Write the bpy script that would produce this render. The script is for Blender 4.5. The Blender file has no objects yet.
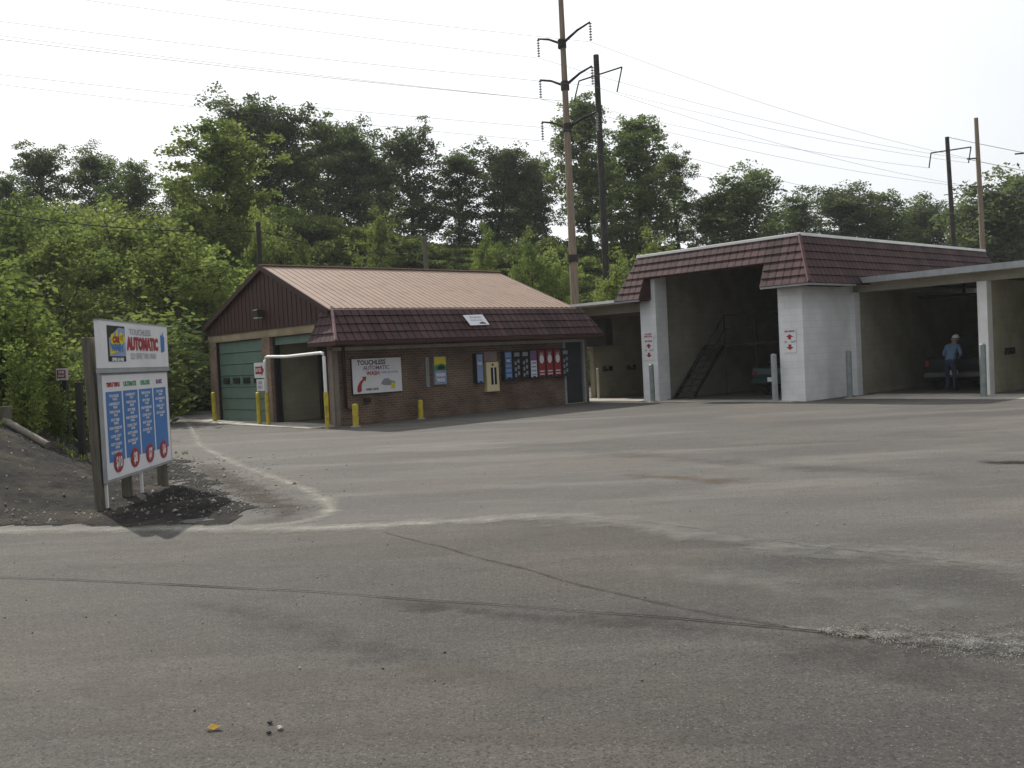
import bpy, bmesh, math, random
import numpy as np
from mathutils import Vector, Matrix
R = math.radians
random.seed(7); rng = np.random.default_rng(7)
SC = bpy.context.scene; COL = SC.collection

# ------------------------------------------------------------------ camera, light, exposure
FPX, CAMH, ROLL, HOR = 960.0, 1.75, math.atan(.049), 357.0
PIT = math.atan((384-HOR)*math.cos(ROLL)/FPX)
cam = bpy.data.cameras.new('camera'); cam.lens = FPX/1024*36; cam.sensor_width = 36
cam.clip_start = .1; cam.clip_end = 3000
co = bpy.data.objects.new('camera', cam); COL.objects.link(co); SC.camera = co
fw = Vector((0, math.cos(PIT), -math.sin(PIT))); up0 = Vector((0, math.sin(PIT), math.cos(PIT))); rt0 = Vector((1, 0, 0))
rt = rt0*math.cos(ROLL)-up0*math.sin(ROLL); up = rt0*math.sin(ROLL)+up0*math.cos(ROLL)
co.matrix_world = Matrix(((rt.x, up.x, -fw.x, 0), (rt.y, up.y, -fw.y, 0), (rt.z, up.z, -fw.z, CAMH), (0, 0, 0, 1)))

SUN_EL, SUN_AZ = R(42), R(-35)          # azimuth from +Y towards +X
w = bpy.data.worlds.new('World'); SC.world = w; w.use_nodes = True
nt = w.node_tree; nt.nodes.clear()
out = nt.nodes.new('ShaderNodeOutputWorld'); bg = nt.nodes.new('ShaderNodeBackground')
sky = nt.nodes.new('ShaderNodeTexSky'); sky.sky_type = 'NISHITA'; sky.sun_disc = False
sky.sun_elevation = SUN_EL; sky.sun_rotation = SUN_AZ; sky.dust_density = 3.0; sky.air_density = 1.0
tc = nt.nodes.new('ShaderNodeTexCoord'); nz = nt.nodes.new('ShaderNodeTexNoise')
nz.inputs['Scale'].default_value = 1.6; nz.inputs['Detail'].default_value = 5
rp = nt.nodes.new('ShaderNodeValToRGB')
rp.color_ramp.elements[0].position = .35; rp.color_ramp.elements[0].color = (.70, .70, .70, 1)
rp.color_ramp.elements[1].position = .62; rp.color_ramp.elements[1].color = (.97, .97, .97, 1)
mx = nt.nodes.new('ShaderNodeMixRGB'); mx.inputs[2].default_value = (9.0, 9.15, 9.2, 1)
nt.links.new(tc.outputs['Generated'], nz.inputs['Vector']); nt.links.new(nz.outputs['Fac'], rp.inputs['Fac'])
nt.links.new(rp.outputs['Color'], mx.inputs['Fac']); nt.links.new(sky.outputs['Color'], mx.inputs[1])
nt.links.new(mx.outputs['Color'], bg.inputs['Color']); nt.links.new(bg.outputs[0], out.inputs[0])
bg.inputs['Strength'].default_value = .1
# overcast haze is brightest round the sun and duller on the far side of the sky
SUNV = (math.sin(SUN_AZ)*math.cos(SUN_EL), math.cos(SUN_AZ)*math.cos(SUN_EL), math.sin(SUN_EL))
vd = nt.nodes.new('ShaderNodeVectorMath'); vd.operation = 'DOT_PRODUCT'; vd.inputs[1].default_value = SUNV; nt.links.new(tc.outputs['Generated'], vd.inputs[0])
vr = nt.nodes.new('ShaderNodeMapRange'); vr.inputs['From Min'].default_value = -.6; vr.inputs['From Max'].default_value = .75; vr.inputs['To Min'].default_value = .36; vr.inputs['To Max'].default_value = 1.12
nt.links.new(vd.outputs['Value'], vr.inputs[0]); vm = nt.nodes.new('ShaderNodeMixRGB'); vm.blend_type = 'MULTIPLY'; vm.inputs[0].default_value = 1
vm.inputs[1].default_value = (9.1, 9.3, 9.5, 1); nt.links.new(vr.outputs[0], vm.inputs[2]); nt.links.new(vm.outputs[0], mx.inputs[2])
sl = bpy.data.lights.new('sun', 'SUN'); sl.energy = 4.2; sl.angle = R(.6); sl.color = (1, .95, .86)
so = bpy.data.objects.new('sun', sl); COL.objects.link(so)
sd = Vector((math.sin(SUN_AZ)*math.cos(SUN_EL), math.cos(SUN_AZ)*math.cos(SUN_EL), math.sin(SUN_EL)))
so.rotation_euler = sd.to_track_quat('Z', 'Y').to_euler(); so.location = (0, 0, 40)
SC.view_settings.view_transform = 'Standard'; SC.view_settings.look = 'None'
SC.view_settings.exposure = 0.22; SC.view_settings.gamma = 1
SC.render.engine = 'CYCLES'

# ------------------------------------------------------------------ helpers
def ray(x, y):
    u = x-512; v = 384-y; a = u*math.cos(ROLL)+v*math.sin(ROLL); b = -u*math.sin(ROLL)+v*math.cos(ROLL)
    return (a, FPX*math.cos(PIT)+b*math.sin(PIT), b*math.cos(PIT)-FPX*math.sin(PIT))
def G(x, y, z=0.0):
    d = ray(x, y); t = (z-CAMH)/d[2]; return (d[0]*t, d[1]*t)
def AT(x, y, D):
    d = ray(x, y); t = D/d[1]; return Vector((d[0]*t, D, CAMH+d[2]*t))

def tag(o, label=None, cat=None, group=None, kind=None):
    if label: o['label'] = label
    if cat: o['category'] = cat
    if group: o['group'] = group
    if kind: o['kind'] = kind
    return o
def thing(name, label, cat, loc=(0, 0, 0), rz=0, group=None):
    o = bpy.data.objects.new(name, None); COL.objects.link(o); o.location = loc; o.rotation_euler = (0, 0, rz)
    o.empty_display_size = .2
    return tag(o, label, cat, group)

class MB:
    """collects shapes, one mesh object at the end; self.f maps local coordinates"""
    def __init__(s, f=None): s.v = []; s.q = []; s.mi = []; s.m = 0; s.f = f or (lambda p: p); s.smooth = []
    def add(s, vs, fs, sm=False):
        n = len(s.v); s.v += [tuple(s.f(tuple(p))) for p in vs]
        for f_ in fs: s.q.append([i+n for i in f_]); s.mi.append(s.m); s.smooth.append(sm)
        return s
    def box(s, x0, x1, y0, y1, z0, z1):
        return s.add([(x0, y0, z0), (x1, y0, z0), (x1, y1, z0), (x0, y1, z0), (x0, y0, z1), (x1, y0, z1), (x1, y1, z1), (x0, y1, z1)],
                     [(0, 3, 2, 1), (4, 5, 6, 7), (0, 1, 5, 4), (1, 2, 6, 5), (2, 3, 7, 6), (3, 0, 4, 7)])
    def hexa(s, b, t):      # 4 bottom pts, 4 top pts
        return s.add(list(b)+list(t), [(0, 3, 2, 1), (4, 5, 6, 7), (0, 1, 5, 4), (1, 2, 6, 5), (2, 3, 7, 6), (3, 0, 4, 7)])
    def tube(s, pts, r, n=8, cap=True, r1=None):
        pts = [Vector(p) for p in pts]; rings = []
        for i, p in enumerate(pts):
            d = (pts[min(i+1, len(pts)-1)]-pts[max(i-1, 0)]).normalized()
            a = d.orthogonal().normalized() if abs(d.z) < .95 else (Vector((1, 0, 0))-d*d.x).normalized()
            if abs(d.z) < .95: a = d.cross(Vector((0, 0, 1))).normalized()
            b = d.cross(a)
            if isinstance(r, (list, tuple)): rr = r[i]
            else: rr = r if r1 is None else r+(r1-r)*i/(len(pts)-1)
            rings.append([p+a*rr*math.cos(2*math.pi*k/n)+b*rr*math.sin(2*math.pi*k/n) for k in range(n)])
        vs = [p for g in rings for p in g]; fs = []
        for i in range(len(pts)-1):
            for k in range(n): fs.append((i*n+k, i*n+(k+1) % n, (i+1)*n+(k+1) % n, (i+1)*n+k))
        s.add(vs, fs, True)
        if cap:
            s.add(rings[0], [tuple(range(n-1, -1, -1))]); s.add(rings[-1], [tuple(range(n))])
        return s
    def prism(s, poly, a, b):   # poly: list of 3-D points, extruded by vector b-a
        n = len(poly); d = [b[i]-a[i] for i in range(3)]
        vs = [tuple(p) for p in poly]+[(p[0]+d[0], p[1]+d[1], p[2]+d[2]) for p in poly]
        fs = [tuple(range(n-1, -1, -1)), tuple(range(n, 2*n))]+[(i, (i+1) % n, (i+1) % n+n, i+n) for i in range(n)]
        return s.add(vs, fs)
    def build(s, name, mat, parent=None, bevel=0, loc=None, fix=True):
        me = bpy.data.meshes.new(name); me.from_pydata(s.v, [], s.q)
        for m_ in (mat if isinstance(mat, (list, tuple)) else [mat]): me.materials.append(m_)
        me.polygons.foreach_set('material_index', s.mi); me.polygons.foreach_set('use_smooth', s.smooth)
        if fix:
            bm = bmesh.new(); bm.from_mesh(me); bmesh.ops.recalc_face_normals(bm, faces=bm.faces); bm.to_mesh(me); bm.free()
        uv = me.uv_layers.new(name='uv'); Z = Vector((0, 0, 1))
        for p in me.polygons:
            nn = p.normal
            if abs(nn.z) > .75: t, b = Vector((1, 0, 0)), Vector((0, 1, 0))
            else:
                t = Z.cross(nn).normalized(); b = nn.cross(t)
            for li in p.loop_indices:
                c = me.vertices[me.loops[li].vertex_index].co; uv.data[li].uv = (c.dot(t), c.dot(b))
        o = bpy.data.objects.new(name, me); COL.objects.link(o); o.parent = parent
        if loc: o.location = loc
        if bevel:
            m_ = o.modifiers.new('bevel', 'BEVEL'); m_.width = bevel; m_.segments = 1; m_.limit_method = 'ANGLE'
        return o

MATS = {}
def mat(name, col, col2=None, scale=3.0, rough=.85, bump=0.0, bscale=None, metal=0.0, spec=.3, detail=4, coord='Object', stain=None, trans=0, stretch=None):
    if name in MATS: return MATS[name]
    m = bpy.data.materials.new(name); m.use_nodes = True; n = m.node_tree; p = n.nodes['Principled BSDF']
    p.inputs['Roughness'].default_value = rough; p.inputs['Metallic'].default_value = metal
    p.inputs['Specular IOR Level'].default_value = spec
    t = n.nodes.new('ShaderNodeTexCoord'); z = n.nodes.new('ShaderNodeTexNoise')
    z.inputs['Scale'].default_value = scale; z.inputs['Detail'].default_value = detail; z.inputs['Roughness'].default_value = .65
    vec = t.outputs[coord]
    if stretch:
        mp = n.nodes.new('ShaderNodeMapping'); mp.inputs['Scale'].default_value = stretch; n.links.new(vec, mp.inputs[0]); vec = mp.outputs[0]
    n.links.new(vec, z.inputs['Vector'])
    r_ = n.nodes.new('ShaderNodeValToRGB'); col2 = col2 or tuple(c*.8 for c in col)
    r_.color_ramp.elements[0].position = .33; r_.color_ramp.elements[0].color = (*col2, 1)
    r_.color_ramp.elements[1].position = .66; r_.color_ramp.elements[1].color = (*col, 1)
    n.links.new(z.outputs['Fac'], r_.inputs[0]); n.links.new(r_.outputs[0], p.inputs['Base Color'])
    if stain:
        z2 = n.nodes.new('ShaderNodeTexNoise'); z2.inputs['Scale'].default_value = stain[1]; z2.inputs['Detail'].default_value = 6
        mp = n.nodes.new('ShaderNodeMapping'); mp.inputs['Scale'].default_value = stain[2] if len(stain) > 2 else (1, 1, 1)
        n.links.new(t.outputs[coord], mp.inputs[0]); n.links.new(mp.outputs[0], z2.inputs['Vector'])
        r2 = n.nodes.new('ShaderNodeValToRGB'); r2.color_ramp.elements[0].position = .5; r2.color_ramp.elements[1].position = .72
        r2.color_ramp.elements[0].color = (0, 0, 0, 1); r2.color_ramp.elements[1].color = (.75, .75, .75, 1)
        mm = n.nodes.new('ShaderNodeMixRGB'); mm.inputs[2].default_value = (*stain[0], 1)
        n.links.new(z2.outputs['Fac'], r2.inputs[0]); n.links.new(r2.outputs[0], mm.inputs[0]); n.links.new(r_.outputs[0], mm.inputs[1]); n.links.new(mm.outputs[0], p.inputs['Base Color'])
    if bump:
        z3 = n.nodes.new('ShaderNodeTexNoise'); z3.inputs['Scale'].default_value = bscale or scale*6; z3.inputs['Detail'].default_value = 4
        b_ = n.nodes.new('ShaderNodeBump'); b_.inputs['Strength'].default_value = bump; b_.inputs['Distance'].default_value = .02
        n.links.new(vec, z3.inputs['Vector']); n.links.new(z3.outputs['Fac'], b_.inputs['Height']); n.links.new(b_.outputs[0], p.inputs['Normal'])
    MATS[name] = m; return m

def brick(name, c1, c2, mortar, bw, bh, ms=.01, bump=.4, noise=.35, offset=.5, mul=(1, 1, 1), rough=.9, spec=.2):
    if name in MATS: return MATS[name]
    m = bpy.data.materials.new(name); m.use_nodes = True; n = m.node_tree; p = n.nodes['Principled BSDF']
    p.inputs['Roughness'].default_value = rough; p.inputs['Specular IOR Level'].default_value = spec
    t = n.nodes.new('ShaderNodeTexCoord'); b = n.nodes.new('ShaderNodeTexBrick')
    b.inputs['Scale'].default_value = 1; b.inputs['Brick Width'].default_value = bw; b.inputs['Row Height'].default_value = bh
    b.inputs['Mortar Size'].default_value = ms; b.inputs['Mortar Smooth'].default_value = .2; b.offset = offset
    b.inputs['Color1'].default_value = (*c1, 1); b.inputs['Color2'].default_value = (*c2, 1); b.inputs['Mortar'].default_value = (*mortar, 1)
    n.links.new(t.outputs['UV'], b.inputs['Vector'])
    z = n.nodes.new('ShaderNodeTexNoise'); z.inputs['Scale'].default_value = 1.3; z.inputs['Detail'].default_value = 8; n.links.new(t.outputs['Object'], z.inputs['Vector'])
    r_ = n.nodes.new('ShaderNodeMapRange'); r_.inputs['From Min'].default_value = .3; r_.inputs['From Max'].default_value = .7
    r_.inputs['To Min'].default_value = 1-noise; r_.inputs['To Max'].default_value = 1+noise*.4
    mm = n.nodes.new('ShaderNodeMixRGB'); mm.blend_type = 'MULTIPLY'; mm.inputs[0].default_value = 1
    n.links.new(z.outputs['Fac'], r_.inputs[0]); n.links.new(b.outputs['Color'], mm.inputs[1]); n.links.new(r_.outputs[0], mm.inputs[2])
    n.links.new(mm.outputs[0], p.inputs['Base Color'])
    bp = n.nodes.new('ShaderNodeBump'); bp.inputs['Strength'].default_value = bump; bp.inputs['Distance'].default_value = .01; bp.invert = True
    n.links.new(b.outputs['Fac'], bp.inputs['Height']); n.links.new(bp.outputs[0], p.inputs['Normal'])
    MATS[name] = m; return m

def leafmat(name, c1, c2, scale=.5, trans=.58):
    m = bpy.data.materials.new(name); m.use_nodes = True; n = m.node_tree; n.nodes.remove(n.nodes['Principled BSDF']); o = n.nodes['Material Output']
    g = n.nodes.new('ShaderNodeNewGeometry'); t = n.nodes.new('ShaderNodeNewGeometry'); z = n.nodes.new('ShaderNodeTexNoise')
    z.inputs['Scale'].default_value = scale; z.inputs['Detail'].default_value = 3; n.links.new(g.outputs['Position'], z.inputs['Vector'])
    a = n.nodes.new('ShaderNodeMath'); a.operation = 'MULTIPLY_ADD'; a.inputs[1].default_value = .45; n.links.new(g.outputs['Random Per Island'], a.inputs[0])
    zz = n.nodes.new('ShaderNodeMath'); zz.operation = 'MULTIPLY_ADD'; zz.inputs[1].default_value = 1.9; zz.inputs[2].default_value = -.68
    n.links.new(z.outputs['Fac'], zz.inputs[0]); n.links.new(zz.outputs[0], a.inputs[2])
    r_ = n.nodes.new('ShaderNodeValToRGB'); r_.color_ramp.elements[0].color = (*c1, 1); r_.color_ramp.elements[1].color = (*c2, 1)
    r_.color_ramp.elements[0].position = .1; r_.color_ramp.elements[1].position = .95
    n.links.new(a.outputs[0], r_.inputs[0])
    oi = n.nodes.new('ShaderNodeObjectInfo'); hs = n.nodes.new('ShaderNodeHueSaturation')
    mr = n.nodes.new('ShaderNodeMapRange'); mr.inputs['To Min'].default_value = .8; mr.inputs['To Max'].default_value = 1.2
    n.links.new(oi.outputs['Random'], mr.inputs[0]); n.links.new(mr.outputs[0], hs.inputs['Value']); n.links.new(r_.outputs[0], hs.inputs['Color'])
    d = n.nodes.new('ShaderNodeBsdfDiffuse'); tr = n.nodes.new('ShaderNodeBsdfTranslucent'); gl = n.nodes.new('ShaderNodeBsdfGlossy'); gl.inputs['Roughness'].default_value = .6
    gl.inputs['Color'].default_value = (.9, .9, .9, 1)
    m1 = n.nodes.new('ShaderNodeMixShader'); m1.inputs[0].default_value = trans; m2 = n.nodes.new('ShaderNodeMixShader'); m2.inputs[0].default_value = .015
    n.links.new(hs.outputs[0], d.inputs[0]); n.links.new(hs.outputs[0], tr.inputs[0])
    n.links.new(d.outputs[0], m1.inputs[1]); n.links.new(tr.outputs[0], m1.inputs[2]); n.links.new(m1.outputs[0], m2.inputs[1]); n.links.new(gl.outputs[0], m2.inputs[2]); n.links.new(m2.outputs[0], o.inputs[0])
    return m

# materials (real-world base colours)
M_brick = brick('brick', (.20, .12, .083), (.125, .08, .057), (.235, .20, .16), .22, .075, .009, .5, .4)
M_tanblock = brick('tan_block', (.36, .29, .19), (.30, .235, .15), (.24, .2, .14), .4, .2, .008, .3, .35)
M_pinkblock = brick('pink_block', (.30, .2, .155), (.23, .15, .11), (.24, .2, .16), .22, .075, .009, .4, .35)
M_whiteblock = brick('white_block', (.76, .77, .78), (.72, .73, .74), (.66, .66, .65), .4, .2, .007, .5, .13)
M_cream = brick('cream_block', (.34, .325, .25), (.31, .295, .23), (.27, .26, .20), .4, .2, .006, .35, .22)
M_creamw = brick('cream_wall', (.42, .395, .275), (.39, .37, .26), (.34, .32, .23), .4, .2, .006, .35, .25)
M_shingle = brick('shingle', (.095, .048, .050), (.058, .031, .033), (.016, .009, .010), .26, 5, .028, 1, .45, offset=0, rough=.75, spec=.2)
M_maroon = mat('maroon_siding', (.052, .019, .016), (.04, .015, .013), 2, .55, spec=.3)
M_roof = mat('tan_metal', (.34, .245, .19), (.30, .215, .165), 1.2, .6, spec=.3, stain=((.24, .175, .14), 2.5, (1, 1, 1)))
M_white = mat('white_paint', (.78, .78, .76), (.68, .68, .66), 2, .6)
M_offwhite = mat('weathered_white', (.55, .55, .5), (.38, .38, .33), 2, .7)
M_greymetal = mat('grey_metal', (.33, .35, .36), (.24, .25, .26), 3, .5, spec=.5)
M_galv = mat('galvanised', (.24, .28, .27), (.15, .19, .18), 4, .5, spec=.5)
M_green = mat('green_door', (.13, .20, .165), (.11, .17, .14), 2, .55, stain=((.10, .15, .12), 3, (1, 1, .3)))
M_dark = mat('dark_paint', (.018, .018, .02), (.012, .012, .014), 3, .6)
M_darkpanel = mat('dark_panel', (.03, .038, .045), (.02, .026, .03), 3, .5)
M_rust = mat('dark_steel', (.03, .027, .025), (.018, .016, .015), 6, .7)
M_yellow = mat('yellow_paint', (.62, .50, .04), (.42, .34, .05), 5, .6, stain=((.2, .14, .05), 7))
M_wood = mat('old_wood', (.17, .155, .125), (.09, .08, .062), 3, .9, bump=.5, stretch=(8, 8, .8), spec=.1)
M_wood2 = mat('pole_wood', (.29, .235, .18), (.17, .135, .105), 2, .9, bump=.4, stretch=(8, 8, .5), spec=.1)
M_pdark = mat('pole_dark', (.05, .045, .042), (.03, .028, .026), 2, .8, spec=.1)
M_soffit = mat('brown_soffit', (.07, .03, .025), (.05, .02, .02), 3, .8)
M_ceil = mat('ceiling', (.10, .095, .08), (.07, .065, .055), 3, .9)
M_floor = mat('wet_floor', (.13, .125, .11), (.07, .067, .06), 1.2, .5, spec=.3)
M_glass = mat('dark_glass', (.03, .035, .04), (.02, .022, .025), 2, .1, spec=.8)
M_conc = mat('concrete', (.46, .44, .39), (.34, .32, .28), 1.4, .9, bump=.2, stain=((.24, .225, .2), .8), spec=.2)
M_red = mat('sign_red', (.36, .035, .04), (.30, .03, .035), 3, .5)
M_blue = mat('sign_blue', (.06, .19, .46), (.05, .165, .41), 1.5, .5)
M_black = mat('sign_black', (.02, .02, .022), (.015, .015, .016), 3, .5)
M_signwhite = mat('sign_white', (.74, .74, .76), (.66, .66, .67), 1.5, .45)
M_signgrey = mat('sign_grey', (.3, .31, .33), (.24, .25, .27), 3, .5)
M_signyel = mat('sign_yellow', (.70, .58, .03), (.62, .5, .03), 3, .5)
M_signgreen = mat('sign_green', (.05, .28, .10), (.04, .24, .08), 3, .5)
M_purple = mat('sign_purple', (.22, .12, .26), (.16, .09, .2), 3, .5)
M_ltblue = mat('sign_light_blue', (.28, .36, .55), (.2, .28, .46), 3, .5)
M_creamp = mat('cream_enamel', (.72, .64, .38), (.62, .55, .32), 3, .45)
M_skin = mat('skin', (.42, .26, .19), (.38, .23, .17), 5, .6)
M_shirt = mat('blue_shirt', (.13, .21, .32), (.10, .17, .27), 4, .9)
M_jeans = mat('navy_jeans', (.03, .04, .07), (.02, .028, .05), 5, .9)
M_cap = mat('white_cap', (.75, .75, .74), (.68, .68, .67), 5, .8)
M_carblack = mat('car_black', (.007, .008, .010), (.006, .006, .008), 2, .45, spec=.2)
M_cargreen = mat('car_green', (.010, .036, .030), (.008, .03, .025), 2, .4, spec=.3)
M_chrome = mat('chrome', (.55, .55, .56), (.45, .45, .46), 4, .25, metal=.8)
M_tail = mat('tail_lens', (.17, .01, .01), (.12, .008, .008), 4, .2, spec=.6)
M_tyre = mat('tyre', (.02, .02, .02), (.015, .015, .015), 6, .9)
M_wire = mat('wire', (.2, .21, .22), (.17, .18, .19), 6, .9, spec=0)
M_bark = mat('bark', (.09, .072, .055), (.045, .037, .03), 3, .95, bump=.4, stretch=(4, 4, .8), spec=.05)
M_stone = mat('stone', (.40, .38, .34), (.035, .033, .03), 7, .9)
M_leafyel = mat('yellow_leaf', (.55, .36, .03), (.4, .22, .03), 20, .7)

# ------------------------------------------------------------------ terrain
def sm(t): t = np.clip(t, 0, 1); return t*t*(3-2*t)
TOE = [(-70, 14), (-11.8, 23), (-15.0, 32), (-17.5, 46), (0, 51), (25, 60), (60, 66), (160, 90)]
def toe_dist(X, Y):
    X = np.asarray(X, float); Y = np.asarray(Y, float); best = np.full(X.shape, 1e9)
    for (x0, y0), (x1, y1) in zip(TOE[:-1], TOE[1:]):
        dx, dy = x1-x0, y1-y0; L2 = dx*dx+dy*dy
        t = np.clip(((X-x0)*dx+(Y-y0)*dy)/L2, 0, 1); best = np.minimum(best, np.hypot(X-x0-t*dx, Y-y0-t*dy))
    P = TOE+[(400, 90), (400, -400), (-400, -400), (-400, 14)]; ins = np.zeros(X.shape, bool)
    for i in range(len(P)):
        x0, y0 = P[i]; x1, y1 = P[(i+1) % len(P)]
        c = ((y0 > Y) != (y1 > Y)) & (X < (x1-x0)*(Y-y0)/((y1-y0) if y1 != y0 else 1e-9)+x0); ins ^= c
    return np.where(ins, -best, best)
def lump(X, Y, s, k=0): return (np.sin(X*s+1.3+k)*np.cos(Y*s*1.13+.7*k)+.5*np.sin(X*s*2.3+Y*s*1.7+k))/1.5
def hill(X, Y):
    d = toe_dist(X, Y); X = np.asarray(X, float); Y = np.asarray(Y, float)
    h = 11.0*sm(d/(23.0+0*X))+.5*lump(X, Y, .21)*sm(d/6)
    h = h-5.0*sm((X-14)/36)*sm(d/20)-1.3*sm((X+14)/14)*sm(d/12)
    mound = 1.6*sm((-np.maximum(5.6, .40*Y)-X)/4.2)*sm((Y-10.9)/6.2)*sm((27-Y)/7)
    return np.maximum(h, 0)*1.0+mound-.06
def hz(x, y): return float(hill(np.array([x]), np.array([y]))[0])

def grid(name, xs, ys, hf, material):
    XX, YY = np.meshgrid(xs, ys); ZZ = hf(XX, YY); nx, ny = len(xs), len(ys)
    v = np.stack([XX.ravel(), YY.ravel(), ZZ.ravel()], 1).astype(np.float32)
    i = (np.arange(ny-1)[:, None]*nx+np.arange(nx-1)[None, :]).ravel()
    f = np.stack([i, i+1, i+1+nx, i+nx], 1).astype(np.int32)
    return rawmesh(name, v, f, material, True)
def rawmesh(name, v, f, material, smooth=False, parent=None, link=True):
    me = bpy.data.meshes.new(name); nf, k = f.shape
    me.vertices.add(len(v)); me.vertices.foreach_set('co', np.ascontiguousarray(v, np.float32).ravel())
    me.loops.add(nf*k); me.loops.foreach_set('vertex_index', np.ascontiguousarray(f, np.int32).ravel())
    me.polygons.add(nf); me.polygons.foreach_set('loop_start', np.arange(nf, dtype=np.int32)*k); me.polygons.foreach_set('loop_total', np.full(nf, k, np.int32))
    if smooth: me.polygons.foreach_set('use_smooth', np.ones(nf, bool))
    me.materials.append(material); me.update(calc_edges=True)
    if not link: return me
    o = bpy.data.objects.new(name, me); COL.objects.link(o); o.parent = parent; return o

M_soil = mat('hill_soil', (.06, .07, .03), (.045, .045, .025), .6, .95, bump=.5, spec=.05)
ter = grid('hillside_ground', np.concatenate([[-1500, -600, -250], np.arange(-110, 181, 2.0), [300, 700, 1500]]),
           np.concatenate([[-400, -120], np.arange(-40, 181, 2.0), [260, 600, 1500, 2500]]), lambda X, Y: hill(X, Y)-.35*((X < -4) & (X > -25) & (Y > 10) & (Y < 23)), M_soil)
tag(ter, kind='structure')

def asphalt(name, base, dark, pale, warm):
    m = bpy.data.materials.new(name); m.use_nodes = True; n = m.node_tree; p = n.nodes['Principled BSDF']; L = n.links.new
    p.inputs['Roughness'].default_value = .88; p.inputs['Specular IOR Level'].default_value = .25
    g = n.nodes.new('ShaderNodeNewGeometry')
    def noise(sc, det, st=(1, 1, 1), rot=0, ro=.6):
        mp = n.nodes.new('ShaderNodeMapping'); mp.inputs['Scale'].default_value = st; mp.inputs['Rotation'].default_value = (0, 0, rot)
        z = n.nodes.new('ShaderNodeTexNoise'); z.inputs['Scale'].default_value = sc; z.inputs['Detail'].default_value = det; z.inputs['Roughness'].default_value = ro
        L(g.outputs['Position'], mp.inputs[0]); L(mp.outputs[0], z.inputs['Vector']); return z.outputs['Fac']
    def mix(fac, a, b, lo=.4, hi=.6, amt=1, mode='MIX'):
        r_ = n.nodes.new('ShaderNodeMapRange'); r_.inputs['From Min'].default_value = lo; r_.inputs['From Max'].default_value = hi; r_.inputs['To Max'].default_value = amt
        L(fac, r_.inputs[0]); mm = n.nodes.new('ShaderNodeMixRGB'); mm.blend_type = mode; L(r_.outputs[0], mm.inputs[0])
        for k, c in ((1, a), (2, b)):
            if isinstance(c, tuple): mm.inputs[k].default_value = (*c, 1)
            else: L(c, mm.inputs[k])
        return mm.outputs[0]
    c = mix(noise(.22, 7, (.45, 1, 1), .2), base, dark, .42, .58, 1)
    c = mix(noise(.5, 8, (.35, 1.4, 1), .25), c, pale, .5, .66, .9)
    c = mix(noise(.35, 5, (1, 1, 1), 1.), c, warm, .5, .68, .6)
    c = mix(noise(2.6, 7, (.5, 1, 1), -.2), c, dark, .56, .74, .55)          # oil and damp patches
    c = mix(noise(12, 6), c, pale, .52, .75, .6); c = mix(noise(5, 8, (.4, 1, 1), .1), c, dark, .5, .7, .6)
    c = mix(noise(28, 5, ro=.8), c, tuple(x*.4 for x in dark), .5, .68, .7); c = mix(noise(55, 4, ro=.7), c, tuple(x*.35 for x in dark), .5, .66, .85)        # aggregate
    c = mix(noise(75, 3, ro=.7), c, (.36, .35, .33), .60, .72, .5)
    v = n.nodes.new('ShaderNodeTexVoronoi'); v.feature = 'DISTANCE_TO_EDGE'; v.inputs['Scale'].default_value = .28
    mp = n.nodes.new('ShaderNodeMapping'); z = n.nodes.new('ShaderNodeTexNoise'); z.inputs['Scale'].default_value = .9; z.inputs['Detail'].default_value = 8
    ad = n.nodes.new('ShaderNodeMixRGB'); ad.blend_type = 'ADD'; ad.inputs[0].default_value = 1.0; L(g.outputs['Position'], ad.inputs[1]); L(g.outputs['Position'], z.inputs['Vector']); L(z.outputs['Color'], ad.inputs[2]); L(ad.outputs[0], v.inputs['Vector'])
    cr = n.nodes.new('ShaderNodeMapRange'); cr.inputs['From Min'].default_value = 0; cr.inputs['From Max'].default_value = .006; cr.inputs['To Min'].default_value = .0; cr.inputs['To Max'].default_value = 0
    L(v.outputs[0], cr.inputs[0]); ms = n.nodes.new('ShaderNodeMath'); ms.operation = 'MULTIPLY'; L(cr.outputs[0], ms.inputs[0])
    r_ = n.nodes.new('ShaderNodeMapRange'); r_.inputs['From Min'].default_value = .52; r_.inputs['From Max'].default_value = .6; L(noise(.17, 3, (1, 1, 1), .5), r_.inputs[0]); L(r_.outputs[0], ms.inputs[1])
    mm = n.nodes.new('ShaderNodeMixRGB'); L(ms.outputs[0], mm.inputs[0]); L(c, mm.inputs[1]); mm.inputs[2].default_value = (.03, .03, .03, 1); c = mm.outputs[0]
    L(c, p.inputs['Base Color'])
    b_ = n.nodes.new('ShaderNodeBump'); b_.inputs['Strength'].default_value = .6; b_.inputs['Distance'].default_value = .008
    L(noise(70, 3, ro=.7), b_.inputs['Height']); b2 = n.nodes.new('ShaderNodeBump'); b2.inputs['Strength'].default_value = .25; b2.inputs['Distance'].default_value = .05
    L(noise(1.2, 4), b2.inputs['Height']); L(b_.outputs[0], b2.inputs['Normal']); L(b2.outputs[0], p.inputs['Normal'])
    return m
M_lot = asphalt('lot_asphalt', (.112, .105, .097), (.078, .074, .070), (.160, .149, .134), (.130, .110, .090))
M_road = asphalt('road_asphalt', (.074, .069, .062), (.050, .047, .044), (.108, .101, .088), (.088, .074, .057))

lot = [(-70, 10.9), (-70, -40), (90, -40), (90, 58), (58, 62), (25, 57), (0, 50), (-17, 45.5), (-14.6, 32), (-11.6, 23.5), (-9.2, 19), (-8.2, 14), (-8.2, 10.9)]
o = MB().add([(x, y, 0) for x, y in lot], [tuple(range(len(lot)))]).build('parking_lot', M_lot); tag(o, kind='structure')
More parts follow.
